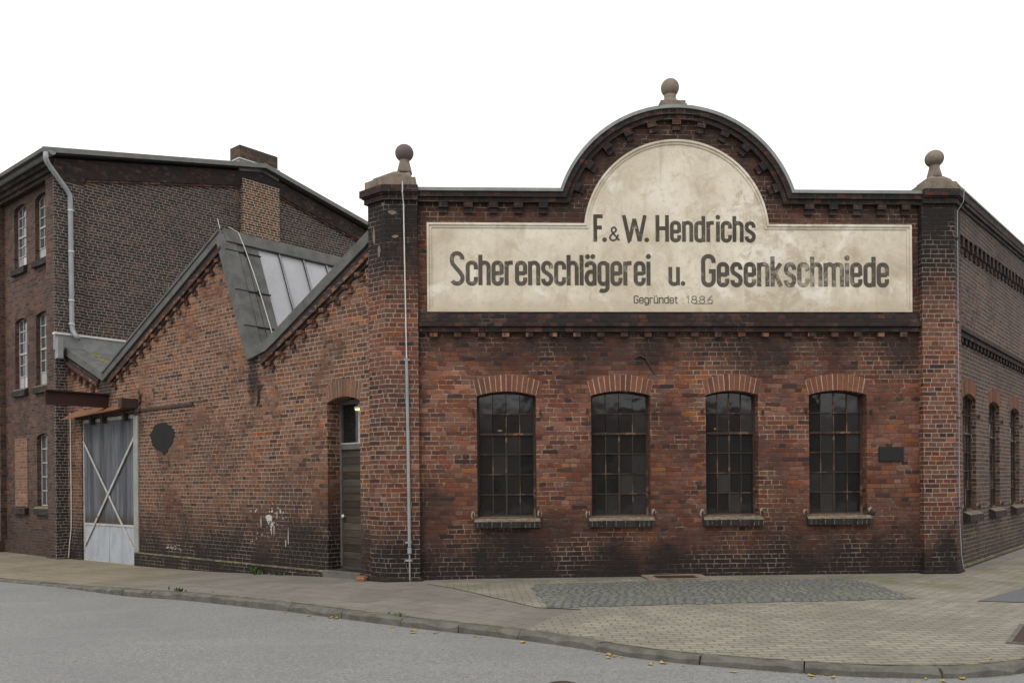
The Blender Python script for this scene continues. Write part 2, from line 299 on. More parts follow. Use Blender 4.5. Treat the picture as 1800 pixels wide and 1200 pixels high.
def letter_mat(name, keep):
    n = NT(name); P = n.obj()
    a = n.noise(P, 4.0, 7, .7, .5); f = n.noise(P, 22, 5, .7); b = n.noise(P, 1.1, 4)
    col = n.ramp(b, [(.3, (.055,.048,.041)), (.7, (.10,.088,.074))])
    X, Y, Z = n.sep(P)
    w1 = n.ss(n.m2('ABSOLUTE', n.m2('SUBTRACT', X, 6.9)), .3, 1.3, .07, 0.0)
    wear = n.ss(n.m2('ADD', n.m2('ADD', n.m2('MULTIPLY', a, .6), n.m2('MULTIPLY', f, .4)), w1), keep, keep + .16, 0.0, .85)
    return n.fin(n.mix(wear, col, (.36,.32,.255)), .9, n.bump(f, .003, .5), spec=.15)
M['letters'] = letter_mat('worn_black_paint', .52)
M['letters_faint'] = letter_mat('faint_grey_paint', .44)

# ground materials (world position)
def asphalt():
    n = NT('worn_asphalt'); P = n.pos()
    f = n.noise(P, 90, 4, .7); g = n.noise(P, 28, 4, .7); b = n.noise(P, .35, 6, .6, .4); st = n.noise(n.map(P, rot=(0, 0, rad(35)), scale=(.25, 1.6, 1)), .9, 5, .6)
    vv = n.sep(n.vor(P, 55, 'F1', 'Color'))[0]; col = n.ramp(n.m2('ADD', n.m2('MULTIPLY', f, .7), n.m2('MULTIPLY', vv, .3)), [(.27, (.105,.105,.103)), (.5, (.178,.178,.175)), (.75, (.262,.261,.256))])
    col = n.mix(n.ss(b, .45, .62, 0.0, .4), col, (.14,.14,.14)); col = n.mix(n.ss(st, .5, .68, 0.0, .22), col, (.25,.25,.247))
    col = n.mix(n.ss(g, .56, .75, 0.0, .35), col, (.11,.11,.112))
    return n.fin(col, n.m2('MULTIPLY_ADD', b, -.2, .82), n.bump(n.m2('ADD', f, n.m2('MULTIPLY', g, .6)), .006, .5), spec=.35)
M['asphalt'] = asphalt()
M['asphalt_dark'] = simple('newer_asphalt', (.13,.13,.133), (.085,.085,.088), 40, .8, .85, .01)
def slabs(name, base, dark, la, lb, rh, ang, mossy=.3, jw=.008, joint=(.07,.066,.05), var=.3, moss=(.085,.10,.03), mossthr=.55, far=None):
    n = NT(name); P = n.pos(); Q = n.map(P, rot=(0, 0, ang))
    x, y, _ = n.sep(Q); wv = n.noise(P, 1.2, 3)
    y = n.m2('ADD', y, n.m2('MULTIPLY_ADD', wv, .10*rh/.1, 200.0)); x = n.m2('ADD', x, n.m2('MULTIPLY_ADD', n.noise(P, 2.3, 3), .06, 200.0))
    rf = n.m2('DIVIDE', y, rh); row = n.m2('FLOOR', rf); fr = n.m2('SUBTRACT', rf, row)
    cx = n.m2('ADD', n.m2('DIVIDE', x, la), n.m2('MULTIPLY', n.m2('MODULO', row, 2.0), lb)); ci = n.m2('FLOOR', cx); fx = n.m2('SUBTRACT', cx, ci)
    dd = n.m2('MINIMUM', n.m2('MULTIPLY', n.m2('MINIMUM', fx, n.m2('SUBTRACT', 1.0, fx)), la), n.m2('MULTIPLY', n.m2('MINIMUM', fr, n.m2('SUBTRACT', 1.0, fr)), rh))
    med = n.noise(P, 16, 4); fine = n.noise(P, 70, 4, .7)
    if far:   # sandy surfacing of the gate crossing
        k_ = n.ss(n.m2('ADD', n.sep(P)[0], n.m2('MULTIPLY', n.noise(P, .6, 4), 3.0)), -6.6, -3.6, .85, 0.0); base = n.mix(k_, base, far); dark = n.mix(k_, dark, (.15,.125,.09))
    mask = n.ss(n.m2('ADD', dd, n.m2('MULTIPLY', n.m2('SUBTRACT', med, .5), jw)), jw*.35, jw*1.1)
    rv, rc = n.white(ci, row)
    col = n.mix(n.m2('MULTIPLY', rv, var), base, dark)
    big = n.noise(P, .8, 6, .65, .4)
    col = n.mix(n.ss(big, .42, .62, 0.0, .7), col, dark); col = n.mix(n.ss(n.noise(n.map(P, loc=(6, 2, 0)), 2.6, 6, .7, .5), .54, .68, 0.0, .5), col, (.085,.08,.066)); col = n.mix(n.ss(fine, .4, .75, 0.0, .45), col, dark)
    ms = n.noise(n.map(P, loc=(3, 5, 0)), 1.1, 6, .7, .3)
    # moss keeps to the strip along the foot of the walls
    Pf = n.m2('ADD', n.m2('MULTIPLY', n.sep(P)[1], 1.0), n.m2('MULTIPLY', n.sep(P)[0], -.05))
    near = n.ss(Pf, 10.2, 13.2, 0.0, .14)
    mo = n.ss(n.m2('ADD', ms, near), mossthr, mossthr + .2)
    jc = n.mix(mo, joint, moss)
    col = n.mix(mask, jc, n.mix(n.m2('MULTIPLY', mo, mossy), col, moss))
    h = n.m2('ADD', mask, n.m2('ADD', n.m2('MULTIPLY', fine, .25), n.m2('MULTIPLY', rv, .3)))
    return n.fin(col, .85, n.bump(h, .008, .8), spec=.3)
M['slabs'] = slabs('grey_pavement_slabs', (.185,.172,.150), (.125,.114,.098), .5, .5, .35, rad(40), .2, .008, (.11,.098,.075), .3, mossthr=.66, far=(.235,.195,.135))
M['pavers'] = slabs('beige_brick_pavers', (.268,.245,.205), (.16,.145,.12), .21, .5, .105, rad(-3), .5, .010, (.118,.108,.078), .6, mossthr=.565)
def cobbles():
    n = NT('blue_grey_cobbles'); P = n.pos(); x, y, _ = n.sep(P)
    ar = n.m2('ABSOLUTE', n.m2('SINE', n.m2('MULTIPLY', x, 2.9)))
    y = n.m2('ADD', n.m2('ADD', y, n.m2('MULTIPLY', ar, .34)), n.m2('MULTIPLY', n.noise(P, 2.2, 3), .10)); x = n.m2('ADD', n.m2('ADD', x, 50.0), n.m2('MULTIPLY', n.noise(P, 3, 3), .12))
    rf = n.m2('DIVIDE', y, .105); row = n.m2('FLOOR', rf); fr = n.m2('SUBTRACT', rf, row); jt, _c = n.white(row, 4.0)
    cx = n.m2('ADD', n.m2('DIVIDE', x, .115), jt); ci = n.m2('FLOOR', cx); fx = n.m2('SUBTRACT', cx, ci)
    e = n.m2('MULTIPLY', n.m2('MINIMUM', n.m2('MINIMUM', fx, n.m2('SUBTRACT', 1.0, fx)), n.m2('MINIMUM', fr, n.m2('SUBTRACT', 1.0, fr))), 1.0)
    f = n.noise(P, 60, 4); rv, _c = n.white(ci, row)
    mask = n.ss(n.m2('ADD', e, n.m2('MULTIPLY', n.m2('SUBTRACT', n.noise(P, 18, 3), .5), .16)), .05, .22)
    col = n.mix(rv, (.115,.12,.12), (.195,.198,.19)); col = n.mix(n.ss(f, .4, .7, 0.0, .4), col, (.075,.08,.082))
    mo = n.ss(n.noise(P, 1.2, 5, .6), .48, .62)
    col = n.mix(mask, n.mix(mo, (.075,.073,.062), (.09,.098,.05)), col)
    return n.fin(col, .72, n.bump(n.m2('ADD', mask, n.m2('MULTIPLY', f, .2)), .012, .7), spec=.35)
M['cobbles'] = cobbles()
M['kerb'] = simple('kerb_stone', (.125,.12,.104), (.062,.06,.05), 5, .85, .85, .007, third=(.07,.072,.04), tl=(.56,.7))
M['ground'] = simple('far_ground', (.12,.12,.09), (.07,.08,.05), .2, .7, .9, .02)
def sill_mat():
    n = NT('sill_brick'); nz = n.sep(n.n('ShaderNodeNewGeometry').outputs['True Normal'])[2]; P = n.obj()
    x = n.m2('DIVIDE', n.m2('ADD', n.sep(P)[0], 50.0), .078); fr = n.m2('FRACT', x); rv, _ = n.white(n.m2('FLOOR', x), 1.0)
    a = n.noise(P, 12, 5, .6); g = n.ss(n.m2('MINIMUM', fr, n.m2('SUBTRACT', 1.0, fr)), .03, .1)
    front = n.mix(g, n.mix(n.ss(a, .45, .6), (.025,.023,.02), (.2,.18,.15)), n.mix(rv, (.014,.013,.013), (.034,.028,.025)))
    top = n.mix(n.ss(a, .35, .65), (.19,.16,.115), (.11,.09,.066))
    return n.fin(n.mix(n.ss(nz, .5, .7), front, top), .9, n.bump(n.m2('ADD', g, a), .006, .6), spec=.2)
M['sill'] = sill_mat()
def moss_mat():
    n = NT('moss_strip'); P = n.pos(); a = n.noise(P, 7, 6, .7)
    return n.fin(n.ramp(a, [(.36, (.05,.042,.032)), (.48, (.10,.09,.055)), (.58, (.15,.145,.06)), (.7, (.23,.20,.12))]), .95, n.bump(a, .02, .8))
M['moss'] = moss_mat()

# ------------------------------------------------------------------ mesh builder
class MB:
    def __init__(s): s.v = []; s.f = []; s.uvs = {}
    def add(s, vs, fs, uv=None):
        o = len(s.v); s.v += [tuple(p) for p in vs]
        for f in fs:
            if uv is not None: s.uvs[len(s.f)] = uv
            s.f.append(tuple(o + i for i in f))
    def box(s, x0, x1, y0, y1, z0, z1, uv=None):
        s.hexa([(x0,y0,z0),(x1,y0,z0),(x1,y1,z0),(x0,y1,z0),(x0,y0,z1),(x1,y0,z1),(x1,y1,z1),(x0,y1,z1)], uv)
    def hexa(s, p, uv=None):
        s.add(p, [(0,3,2,1),(4,5,6,7),(0,1,5,4),(1,2,6,5),(2,3,7,6),(3,0,4,7)], uv)
    def wall(s, outline, holes, y0, y1):
        """upright slab: outline and holes in (x, z), from y0 (outside) to y1"""
        loops = [list(outline)] + [list(h) for h in holes]
        pts = [p for l in loops for p in l]
        tris = tessellate_polygon([[Vector((p[0], p[1], 0)) for p in l] for l in loops])
        n = len(pts); vs = [(p[0], y0, p[1]) for p in pts] + [(p[0], y1, p[1]) for p in pts]; fs = []
        for t in tris:
            a, b, c = (pts[i] for i in t)
            if abs((b[0]-a[0])*(c[1]-a[1]) - (b[1]-a[1])*(c[0]-a[0])) < 1e-10: continue
            fs.append(tuple(t)); fs.append(tuple(n + i for i in reversed(t)))
        o = 0
        for l in loops:
            k = len(l)
            for i in range(k): fs.append((o+i, o+(i+1) % k, n+o+(i+1) % k, n+o+i))
            o += k
        s.add(vs, fs)
    def plan(s, poly, z0, z1, top=None):
        n = len(poly); top = top or poly
        s.add([(p[0],p[1],z0) for p in poly] + [(p[0],p[1],z1) for p in top],
              [tuple(range(n-1,-1,-1)), tuple(range(n,2*n))] + [(i,(i+1)%n,n+(i+1)%n,n+i) for i in range(n)])
    def strip(s, a, b, y0, y1, closed=False):
        """band between two (x, z) polylines, solid from y0 to y1"""
        n = len(a); m = n if closed else n-1; vs = []
        for p, q in zip(a, b): vs += [(p[0],y0,p[1]),(q[0],y0,q[1]),(q[0],y1,q[1]),(p[0],y1,p[1])]
        fs = []
        for i in range(m):
            j = (i+1) % n
            for k in range(4): fs.append((4*i+k, 4*i+(k+1)%4, 4*j+(k+1)%4, 4*j+k))
        if not closed: fs += [(0,1,2,3), (4*n-4,4*n-1,4*n-2,4*n-3)]
        s.add(vs, fs)
    def tube(s, pts, r, k=8):
        pts = [Vector(p) for p in pts]; rings = []
        for i, p in enumerate(pts):
            t = ((pts[min(i+1,len(pts)-1)] - p).normalized() + (p - pts[max(i-1,0)]).normalized()).normalized()
            a = t.orthogonal().normalized() if i == 0 else (rings[-1][1] - t * rings[-1][1].dot(t)).normalized()
            rr = r[i] if isinstance(r, (list, tuple)) else r
            rings.append(([p + (a*math.cos(q) + t.cross(a)*math.sin(q))*rr for q in (2*PI*j/k for j in range(k))], a))
        vs = [q for g, _ in rings for q in g]; fs = []
        for i in range(len(rings)-1):
            for j in range(k): fs.append((i*k+j, i*k+(j+1)%k, (i+1)*k+(j+1)%k, (i+1)*k+j))
        fs += [tuple(range(k-1,-1,-1)), tuple((len(rings)-1)*k + j for j in range(k))]
        s.add(vs, fs)
    def lathe(s, prof, cx, cy, k=28):
        vs = [(cx + r*math.cos(2*PI*j/k), cy + r*math.sin(2*PI*j/k), z) for r, z in prof for j in range(k)]; fs = []
        for i in range(len(prof)-1):
            for j in range(k): fs.append((i*k+j, i*k+(j+1)%k, (i+1)*k+(j+1)%k, (i+1)*k+j))
        fs += [tuple(range(k-1,-1,-1)), tuple((len(prof)-1)*k+j for j in range(k))]
        s.add(vs, fs)
    def build(s, name, mat, parent=None, frame=None, smooth=False, bevel=0.0, uvrot=False):
        me = bpy.data.meshes.new(name); me.from_pydata(s.v, [], s.f)
        bm = bmesh.new(); bm.from_mesh(me); bm.faces.ensure_lookup_table()
        uvl = bm.loops.layers.uv.new('UVMap')
        bmesh.ops.recalc_face_normals(bm, faces=bm.faces)
        for i, f in enumerate(bm.faces):
            n = f.normal
            if i in s.uvs:
                for l in f.loops: l[uvl].uv = s.uvs[i]
                continue
            if abs(n.z) > .92: T, B = Vector((1,0,0)), Vector((0,1,0))
            else:
                T = Vector((-n.y, n.x, 0)).normalized(); B = Vector((0,0,1))
            for l in f.loops:
                u_, v_ = l.vert.co.dot(T), l.vert.co.dot(B)
                l[uvl].uv = (v_, u_) if uvrot else (u_, v_)
            f.smooth = smooth
        bm.to_mesh(me); bm.free()
        me.materials.append(M[mat])
        o = bpy.data.objects.new(name, me); COL.objects.link(o)
        place(o, parent, frame)
        if bevel:
            b = o.modifiers.new('bevel', 'BEVEL'); b.width = bevel; b.segments = 2; b.limit_method = 'ANGLE'
        if smooth:
            pass
        return o
BASE = {}
def place(o, parent, frame):
    if parent is None:
        if frame: o.location = frame.loc; o.rotation_euler = (0,0,frame.rz)
        BASE[o.name] = (Vector(o.location), o.rotation_euler.z); return
    pl, pr = BASE[parent.name]; o.parent = parent
    if frame is None: BASE[o.name] = (pl, pr); return
    o.location = Matrix.Rotation(-pr, 3, 'Z') @ (frame.loc - pl); o.rotation_euler = (0, 0, frame.rz - pr)
    BASE[o.name] = (Vector(frame.loc), frame.rz)
def tag(o, label, cat, group=None):
    o['label'] = label; o['category'] = cat
    if group: o['group'] = group
    return o
def thing(name, loc, label, cat, group=None, rz=0):
    o = bpy.data.objects.new(name, None); COL.objects.link(o); o.location = loc; o.rotation_euler = (0,0,rz); o.empty_display_size = .3
    BASE[o.name] = (Vector(loc), rz); return tag(o, label, cat, group)
def structure(o, kind='structure'): o['kind'] = kind; return o

def arch_hole(x0, x1, z0, zs, rise, n=10):
    pts = [(x0, z0), (x1, z0)]
    w_ = (x1-x0)/2; cx = (x0+x1)/2; R = (w_*w_ + rise*rise)/(2*rise); cz = zs + rise - R
    a = math.asin(w_/R)
    for i in range(n+1):
        t = a - 2*a*i/n; pts.append((cx + R*math.sin(t), cz + R*math.cos(t)))
    return pts
def arch_ring(mb, x0, x1, zs, rise, h, y0, y1, flare=.06, n=14):
    """brick arch: one voussoir after another, flared like a jack arch"""
    w_ = (x1-x0)/2; cx = (x0+x1)/2; R = (w_*w_ + rise*rise)/(2*rise); cz = zs + rise - R; a = math.asin(w_/R)
    W2 = w_ + flare; rise2 = rise + .035; R2 = (W2*W2 + rise2*rise2)/(2*rise2); cz2 = zs + h - .03 + rise2 - R2; a2 = math.asin(W2/R2)
    pl = lambda q: (cx - R*math.sin(a-2*a*q), cz + R*math.cos(a-2*a*q)); ph = lambda q: (cx - R2*math.sin(a2-2*a2*q), cz2 + R2*math.cos(a2-2*a2*q))
    g = .085
    for i in range(n):
        j0, j1 = (i+g*rnd.uniform(.6,1.6))/n, (i+1-g*rnd.uniform(.6,1.6))/n; dy = rnd.uniform(-.004,.003)
        p = [pl(j0), pl(j1), ph(j1), ph(j0)]; p = [(q[0], q[1]+rnd.uniform(-.006,.006)*(k > 1)) for k, q in enumerate(p)]
        mb.hexa([(q[0],y0+dy,q[1]) for q in p] + [(q[0],y1,q[1]) for q in p], (rnd.random(), rnd.random()))
    back = MB(); back.strip([pl(i/n) for i in range(n+1)], [ph(i/n) for i in range(n+1)], y0+.0045, y1-.003)
    return back
def make_window(parent, frame, w, h, rise, cols, rows, depth, matf='bar', matg='glass', thick_row=None, bar=.018, arch='voussoir', arch_h=.27, sill=True, mull_to=None, sill_h=.1, sill_d=.085, hinges=True, light_rule=None, opening_depth=.3, voids=()):
    """frame origin: lower left corner of the opening on the wall plane"""
    fr = frame
    mb = MB(); t = .038; y = depth
    out = arch_hole(.003, w-.003, 0, h, rise); inn = arch_hole(t, w-t, t, h-.012, rise*.9)
    mb.wall(out, [inn], y, y+.05)
    win = mb.build('window', matf, parent, fr)
    g = MB(); tot = h + rise*.6; ch = (tot - t)/rows; cw = (w-2*t)/cols
    zr = [t + ch*i for i in range(rows+1)]
    def archz(x):
        w_ = w/2; R = (w_*w_+rise*rise)/(2*rise); return h + rise - R + math.sqrt(max(0, R*R-(x-w_)**2)) - t*.7
    for i in range(1, rows):
        b = bar*(2.0 if i == thick_row else 1)
        g.box(t, w-t, y-.004 - (.012 if i == thick_row else 0), y+.034, zr[i]-b/2, zr[i]+b/2)
    for j in range(1, cols):
        x = t + cw*j
        for i in range(rows):
            if (i, j) in voids: continue
            b = bar*(1.7 if (mull_to and i < mull_to and j*2 == cols) else .9)
            z1 = zr[i+1] - bar/2 if i < rows-1 else archz(x)
            g.box(x-b/2, x+b/2, y+.001, y+.03, zr[i]+bar/2, z1)
    g.build('glazing_bars', matf, win)
    p = MB()
    for i in range(rows):
        for j in range(cols):
            x0, x1 = t + cw*j + .004, t + cw*(j+1) - .004; z0 = zr[i] + .004; z1 = zr[i+1] - .004
            rv = rnd.random()**1.6
            if light_rule: rv = light_rule(i, j, rv)
            tilt = rnd.uniform(-.004, .004)
            if i == rows-1: za, zb = archz(x0), archz(x1)
            else: za = zb = z1
            p.hexa([(x0,y+.014+tilt,z0),(x1,y+.014-tilt,z0),(x1,y+.019-tilt,z0),(x0,y+.019+tilt,z0),(x0,y+.014+tilt,za),(x1,y+.014-tilt,zb),(x1,y+.019-tilt,zb),(x0,y+.019+tilt,za)], (rv, rnd.random()))
    p.build('pane', matg, win)
    if sill:
        s = MB(); m = .055
        s.hexa([(-m,-sill_d,-.065-sill_h),(w+m,-sill_d,-.065-sill_h),(w+m,.0,-.065-sill_h),(-m,.0,-.065-sill_h),(-m,-sill_d,-.065),(w+m,-sill_d,-.065),(w+m,.0,-.012),(-m,.0,-.012)])
        s.hexa([(.003,.0,-.10),(w-.003,.0,-.10),(w-.003,y+.03,-.10),(.003,y+.03,-.10),(.003,.0,-.012),(w-.003,.0,-.012),(w-.003,y+.03,.012),(.003,y+.03,.012)])
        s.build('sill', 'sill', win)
    if arch:
        a = MB(); back = arch_ring(a, 0, w, h, rise, arch_h, -.008, .10, n=max(8, int((w+.06)/.083)))
        a.build('brick_arch', arch, win); back.build('arch_mortar', 'arch_mortar', win)
    if hinges:
        for hx, hz in ((-.07,.03), (w+.05,.04), (-.06,1.72*h/2.0), (w+.07,1.7*h/2.0)):
            q = MB(); q.box(hx-.015, hx+.015, -.05, .02, hz-.02, hz+.03); q.tube([(hx,-.05,hz-.03),(hx,-.052,hz+.06)], .012, 6)
            q.build('shutter_hinge', 'iron', win)
            if hz < .2 and rnd.random() < .7:
                q = MB(); pts = []
                for k in range(9):
                    a_ = 2*PI*k/9; rr = .05*rnd.uniform(.6,1.2); pts.append((hx + rr*.8*math.cos(a_), hz + .02 + rr*1.2*math.sin(a_)))
                q.wall(pts, [], -.004, .001); q.build('mortar_patch', 'hinge_mortar', win)
    return win

# ================================================================== GROUND
def grid_sheet(name, xs, ys, zf, mat):
    mb = MB(); nx, ny = len(xs), len(ys)
    mb.v = [(x, y, zf(x, y)) for y in ys for x in xs]
    mb.f = [(j*nx+i, j*nx+i+1, (j+1)*nx+i+1, (j+1)*nx+i) for j in range(ny-1) for i in range(nx-1)]
    return structure(mb.build(name, mat))
def spaced(a, b, near, step):
    out = []; x = -near
    while x <= near + 1e-6: out.append(x); x += step
    k = near; st = step
    while k < b: st *= 1.5; k += st; out.append(k)
    k = -near; st = step
    while k > a: st *= 1.5; k -= st; out.insert(0, k)
    return out
XS = spaced(-60, 60, 24, .6); YS = [y + 8 for y in spaced(-50, 60, 22, .6)]
grid_sheet('road', XS, YS, road_z, 'asphalt')
mb = MB(); mb.v = [(-900,-900,-.62),(900,-900,-.62),(900,900,-.62),(-900,900,-.62)]; mb.f = [(0,1,2,3)]
structure(mb.build('ground', 'ground'))

KP = [(-40,42),(-25,29.2),(-14.23,19.9),(-10.46,17.0),(-8.77,15.75),(-7.26,14.6),(-5.83,13.48),(-4.357,12.37),(-2.953,11.24),(-1.456,10.08),(-.135,9.166),(.557,8.60),(1.231,7.95),(2.14,7.46),(3.0,7.17),(3.75,7.12),(4.40,7.30),(5.4,7.95),(7.2,9.9),(10.0,13.4),(22,28)]
def catmull(P, step):
    P = [Vector((p[0],p[1],0)) for p in P]; out = []
    for i in range(len(P)-1):
        p0 = P[max(0,i-1)]; p1 = P[i]; p2 = P[i+1]; p3 = P[min(len(P)-1,i+2)]
        n = max(1, int((p2-p1).length/step))
        for k in range(n):
            t = k/n; out.append(.5*((2*p1)+(p2-p0)*t+(2*p0-5*p1+4*p2-p3)*t*t+(3*p1-p0-3*p2+p3)*t**3))
    out.append(P[-1]); return out
KC = catmull(KP, .16)
def normal_at(i):
    t = (KC[min(i+1,len(KC)-1)] - KC[max(i-1,0)]).normalized(); return Vector((-t.y, t.x, 0))
KW = .15
KIN = [p + normal_at(i)*KW for i, p in enumerate(KC)]
mb = MB(); i = 0; rk = random.Random(3)
while i < len(KC)-2:
    n = rk.choice((5, 6, 6, 6)); j = min(len(KC)-1, i+n); jig = rk.uniform(-.006, .008); dz = rk.uniform(-.004, .006)
    vs = []; cnt = j-i+1
    for k in range(i, j+1):
        p = KC[k]; q = KIN[k]; tt = (KC[min(k+1,len(KC)-1)] - KC[max(k-1,0)]).normalized()
        if k == i: p = p + tt*.006; q = q + tt*.006
        if k == j: p = p - tt*.006; q = q - tt*.006
        p = p - normal_at(k)*jig
        zt = gz(p.x, p.y) + .006 + dz + rk.uniform(-.004,.003); nn = normal_at(k); p = p + nn*rk.uniform(-.005,.009); ch_ = .022 + rk.choice((0,0,0,.012,.03))
        vs += [(p.x,p.y,zt-.3),(p.x,p.y,zt-ch_),(p.x+nn.x*ch_,p.y+nn.y*ch_,zt),(q.x,q.y,zt),(q.x,q.y,zt-.3)]
    fs = [(5*a+b, 5*a+(b+1)%5, 5*a+5+(b+1)%5, 5*a+5+b) for a in range(cnt-1) for b in range(5)] + [(0,1,2,3,4), tuple(5*(cnt-1)+b for b in range(5))]
    mb.add(vs, fs); i = j
structure(mb.build('kerb', 'kerb'))

def tl(t, s=0): return PC + U*t + V*s
BP_A = [tl(40,.3), tl(16,.3), tl(9,.3), tl(0,.1) - nF*.2]
def arc_sample(P, n):
    L = [0]
    for a, b in zip(P, P[1:]): L.append(L[-1] + (b-a).length)
    out = []
    for k in range(n+1):
        q = L[-1]*k/n; i = 0
        while i < len(P)-2 and L[i+1] < q: i += 1
        out.append(P[i].lerp(P[i+1], (q-L[i])/max(1e-9, L[i+1]-L[i])))
    return out
def nearest(x, y): return min(range(len(KIN)), key=lambda i: (KIN[i]-Vector((x,y,0))).length)
k1, k2 = nearest(-.1, 9.2), nearest(4.6, 7.7)
segs = [(KIN[:k1+1], [tl(38,.3), tl(.2,.3)], 110), (KIN[k1:k2+1], [tl(.2,.3), PR - nF*.25], 40), (KIN[k2:], [PR - nF*.25, PR + V*26 + U*.2], 60)]
top = []; bot = []
for kc, bl, n in segs:
    a = arc_sample(kc, n); b = arc_sample(bl, n)
    if bot: a = a[1:]; b = b[1:]
    bot += a; top += b
NA = 16; mb = MB()
for p, q in zip(bot, top):
    for k in range(NA+1):
        r_ = p.lerp(q, k/NA); mb.v.append((r_.x, r_.y, gz(r_.x, r_.y)))
for i in range(len(bot)-1):
    for k in range(NA): a = i*(NA+1)+k; mb.f.append((a, a+NA+1, a+NA+2, a+1))
structure(mb.build('pavement', 'slabs'))

def patch(name, poly, dz, mat, zf=gz, cuts=3):
    tris = tessellate_polygon([[Vector((p[0],p[1],0)) for p in poly]])
    me = bpy.data.meshes.new(name); bm = bmesh.new(); vs = [bm.verts.new((p[0],p[1],0)) for p in poly]
    for t in tris:
        try: bm.faces.new([vs[i] for i in t])
        except ValueError: pass
    bmesh.ops.subdivide_edges(bm, edges=bm.edges[:], cuts=cuts, use_grid_fill=True)
    for v_ in bm.verts: v_.co.z = zf(v_.co.x, v_.co.y) + dz
    bmesh.ops.recalc_face_normals(bm, faces=bm.faces)
    if sum(f.normal.z for f in bm.faces) < 0: bmesh.ops.reverse_faces(bm, faces=bm.faces)
    bm.to_mesh(me); bm.free(); me.materials.append(M[mat]); o = bpy.data.objects.new(name, me); COL.objects.link(o); BASE[o.name] = (Vector((0,0,0)), 0)
    return structure(o)
kin = [(p.x, p.y) for p in KIN]
ka, kb = nearest(.1, 9.0), nearest(9, 12.6)
pav = [(-1.35,13.35),(-.85,12.7),(.3,10.75),(.85,10.55),(.45,9.95)] + kin[ka:kb+1:3] + [(11.6,18.6),(7.9,14.6),(7.4,14.1),(3,13.95)]
patch('paver_pavement', pav, .009, 'pavers', cuts=4)
cob = [(.27,13.17),(2.49,13.42),(5.15,13.52),(5.45,13.0),(5.3,11.25),(3.2,11.0),(.42,10.68)]; ce = []; rc_ = random.Random(4)
for a_, b_ in zip(cob, cob[1:] + cob[:1]):
    a_, b_ = Vector(a_), Vector(b_); n_ = int((b_-a_).length/.11); e_ = (b_-a_).normalized(); o_ = Vector((-e_.y, e_.x)); off_ = 0
    for k_ in range(n_):
        if k_ % 2 == 0: off_ = rc_.uniform(-.045,.045)
        ce.append(tuple(a_.lerp(b_, (k_+.5)/n_) + o_*off_))
patch('cobblestone_patch', ce, .014, 'cobbles', cuts=1)
patch('asphalt_patch', [(5.95,10.95),(6.5,10.8),(9.2,13.2),(8.2,13.4),(7.3,12.2)], .017, 'asphalt_dark')
patch('asphalt_patch', [(-9,5.0),(-3.95,6.2),(-4.8,7.3),(-6.5,8.6),(-12,9.5)], .006, 'asphalt_dark', road_z)

# ================================================================== FORGE HALL
hall = thing('forge_hall', tl(-1.5, 2.5), 'red brick forge hall with a round-arched gable, cream lettered panel and saw-tooth wing', 'building')
def P_(mb, name, mat, frame, parent=None, **k): return mb.build(name, mat, parent or hall, frame, **k)

# ---- facade wall
WINX = [(1.475,.975),(3.36,.985),(5.275,.885),(7.02,.985)]
AX, AZ = 4.81, 5.706
def arc(R, z_lo, n=40, cz=AZ):
    a = math.acos((z_lo-cz)/R); return [(AX - R*math.sin(a - 2*a*i/n), cz + R*math.cos(a - 2*a*i/n)) for i in range(n+1)]
top_line = [(.3,6.32)] + arc(2.0,6.32) + [(9.15,6.32)]
mb = MB(); mb.wall([(.3,-.4),(9.15,-.4)] + top_line[::-1], [arch_hole(x, x+w_, 1.0, 3.0, .075) for x, w_ in WINX], 0, .42)
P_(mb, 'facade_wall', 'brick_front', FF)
def light4(i, j, rv):
    if i == 5 and j in (1, 3): return .95  # two top panes paler: sky reflection put into the pane colour
    return rv*.75
def lightn(i, j, rv): return rv*.85
for k, (x, w_) in enumerate(WINX):
    vd = ((5,1),(5,2),(5,3),(4,1)) if k == 0 else ((5,2),(5,3),(4,1),(4,2)) if k == 1 else ()
    make_window(hall, FF.off(x, 0, 1.0), w_, 2.0, .075, 4, 6, .17, thick_row=4, mull_to=4, light_rule=light4 if k == 3 else lightn, voids=vd)

# ---- lower cornice of the facade
mb = MB()
mb.box(.55,8.93,-.045,.02,4.215,4.36); mb.box(.55,8.93,-.06,.02,4.195,4.215)
mb.strip([(.55,4.125),(8.93,4.125)], [(.55,4.195),(8.93,4.195)], -.125, .02)
mb.box(.55,8.93,-.085,.02,4.04,4.12)
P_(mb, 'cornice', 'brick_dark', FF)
x = .72
while x < 8.85:
    mb = MB(); mb.box(x, x+.12, -.068, .02, 3.958, 4.037); P_(mb, 'dentil', 'brick_corbel', FF); x += .392
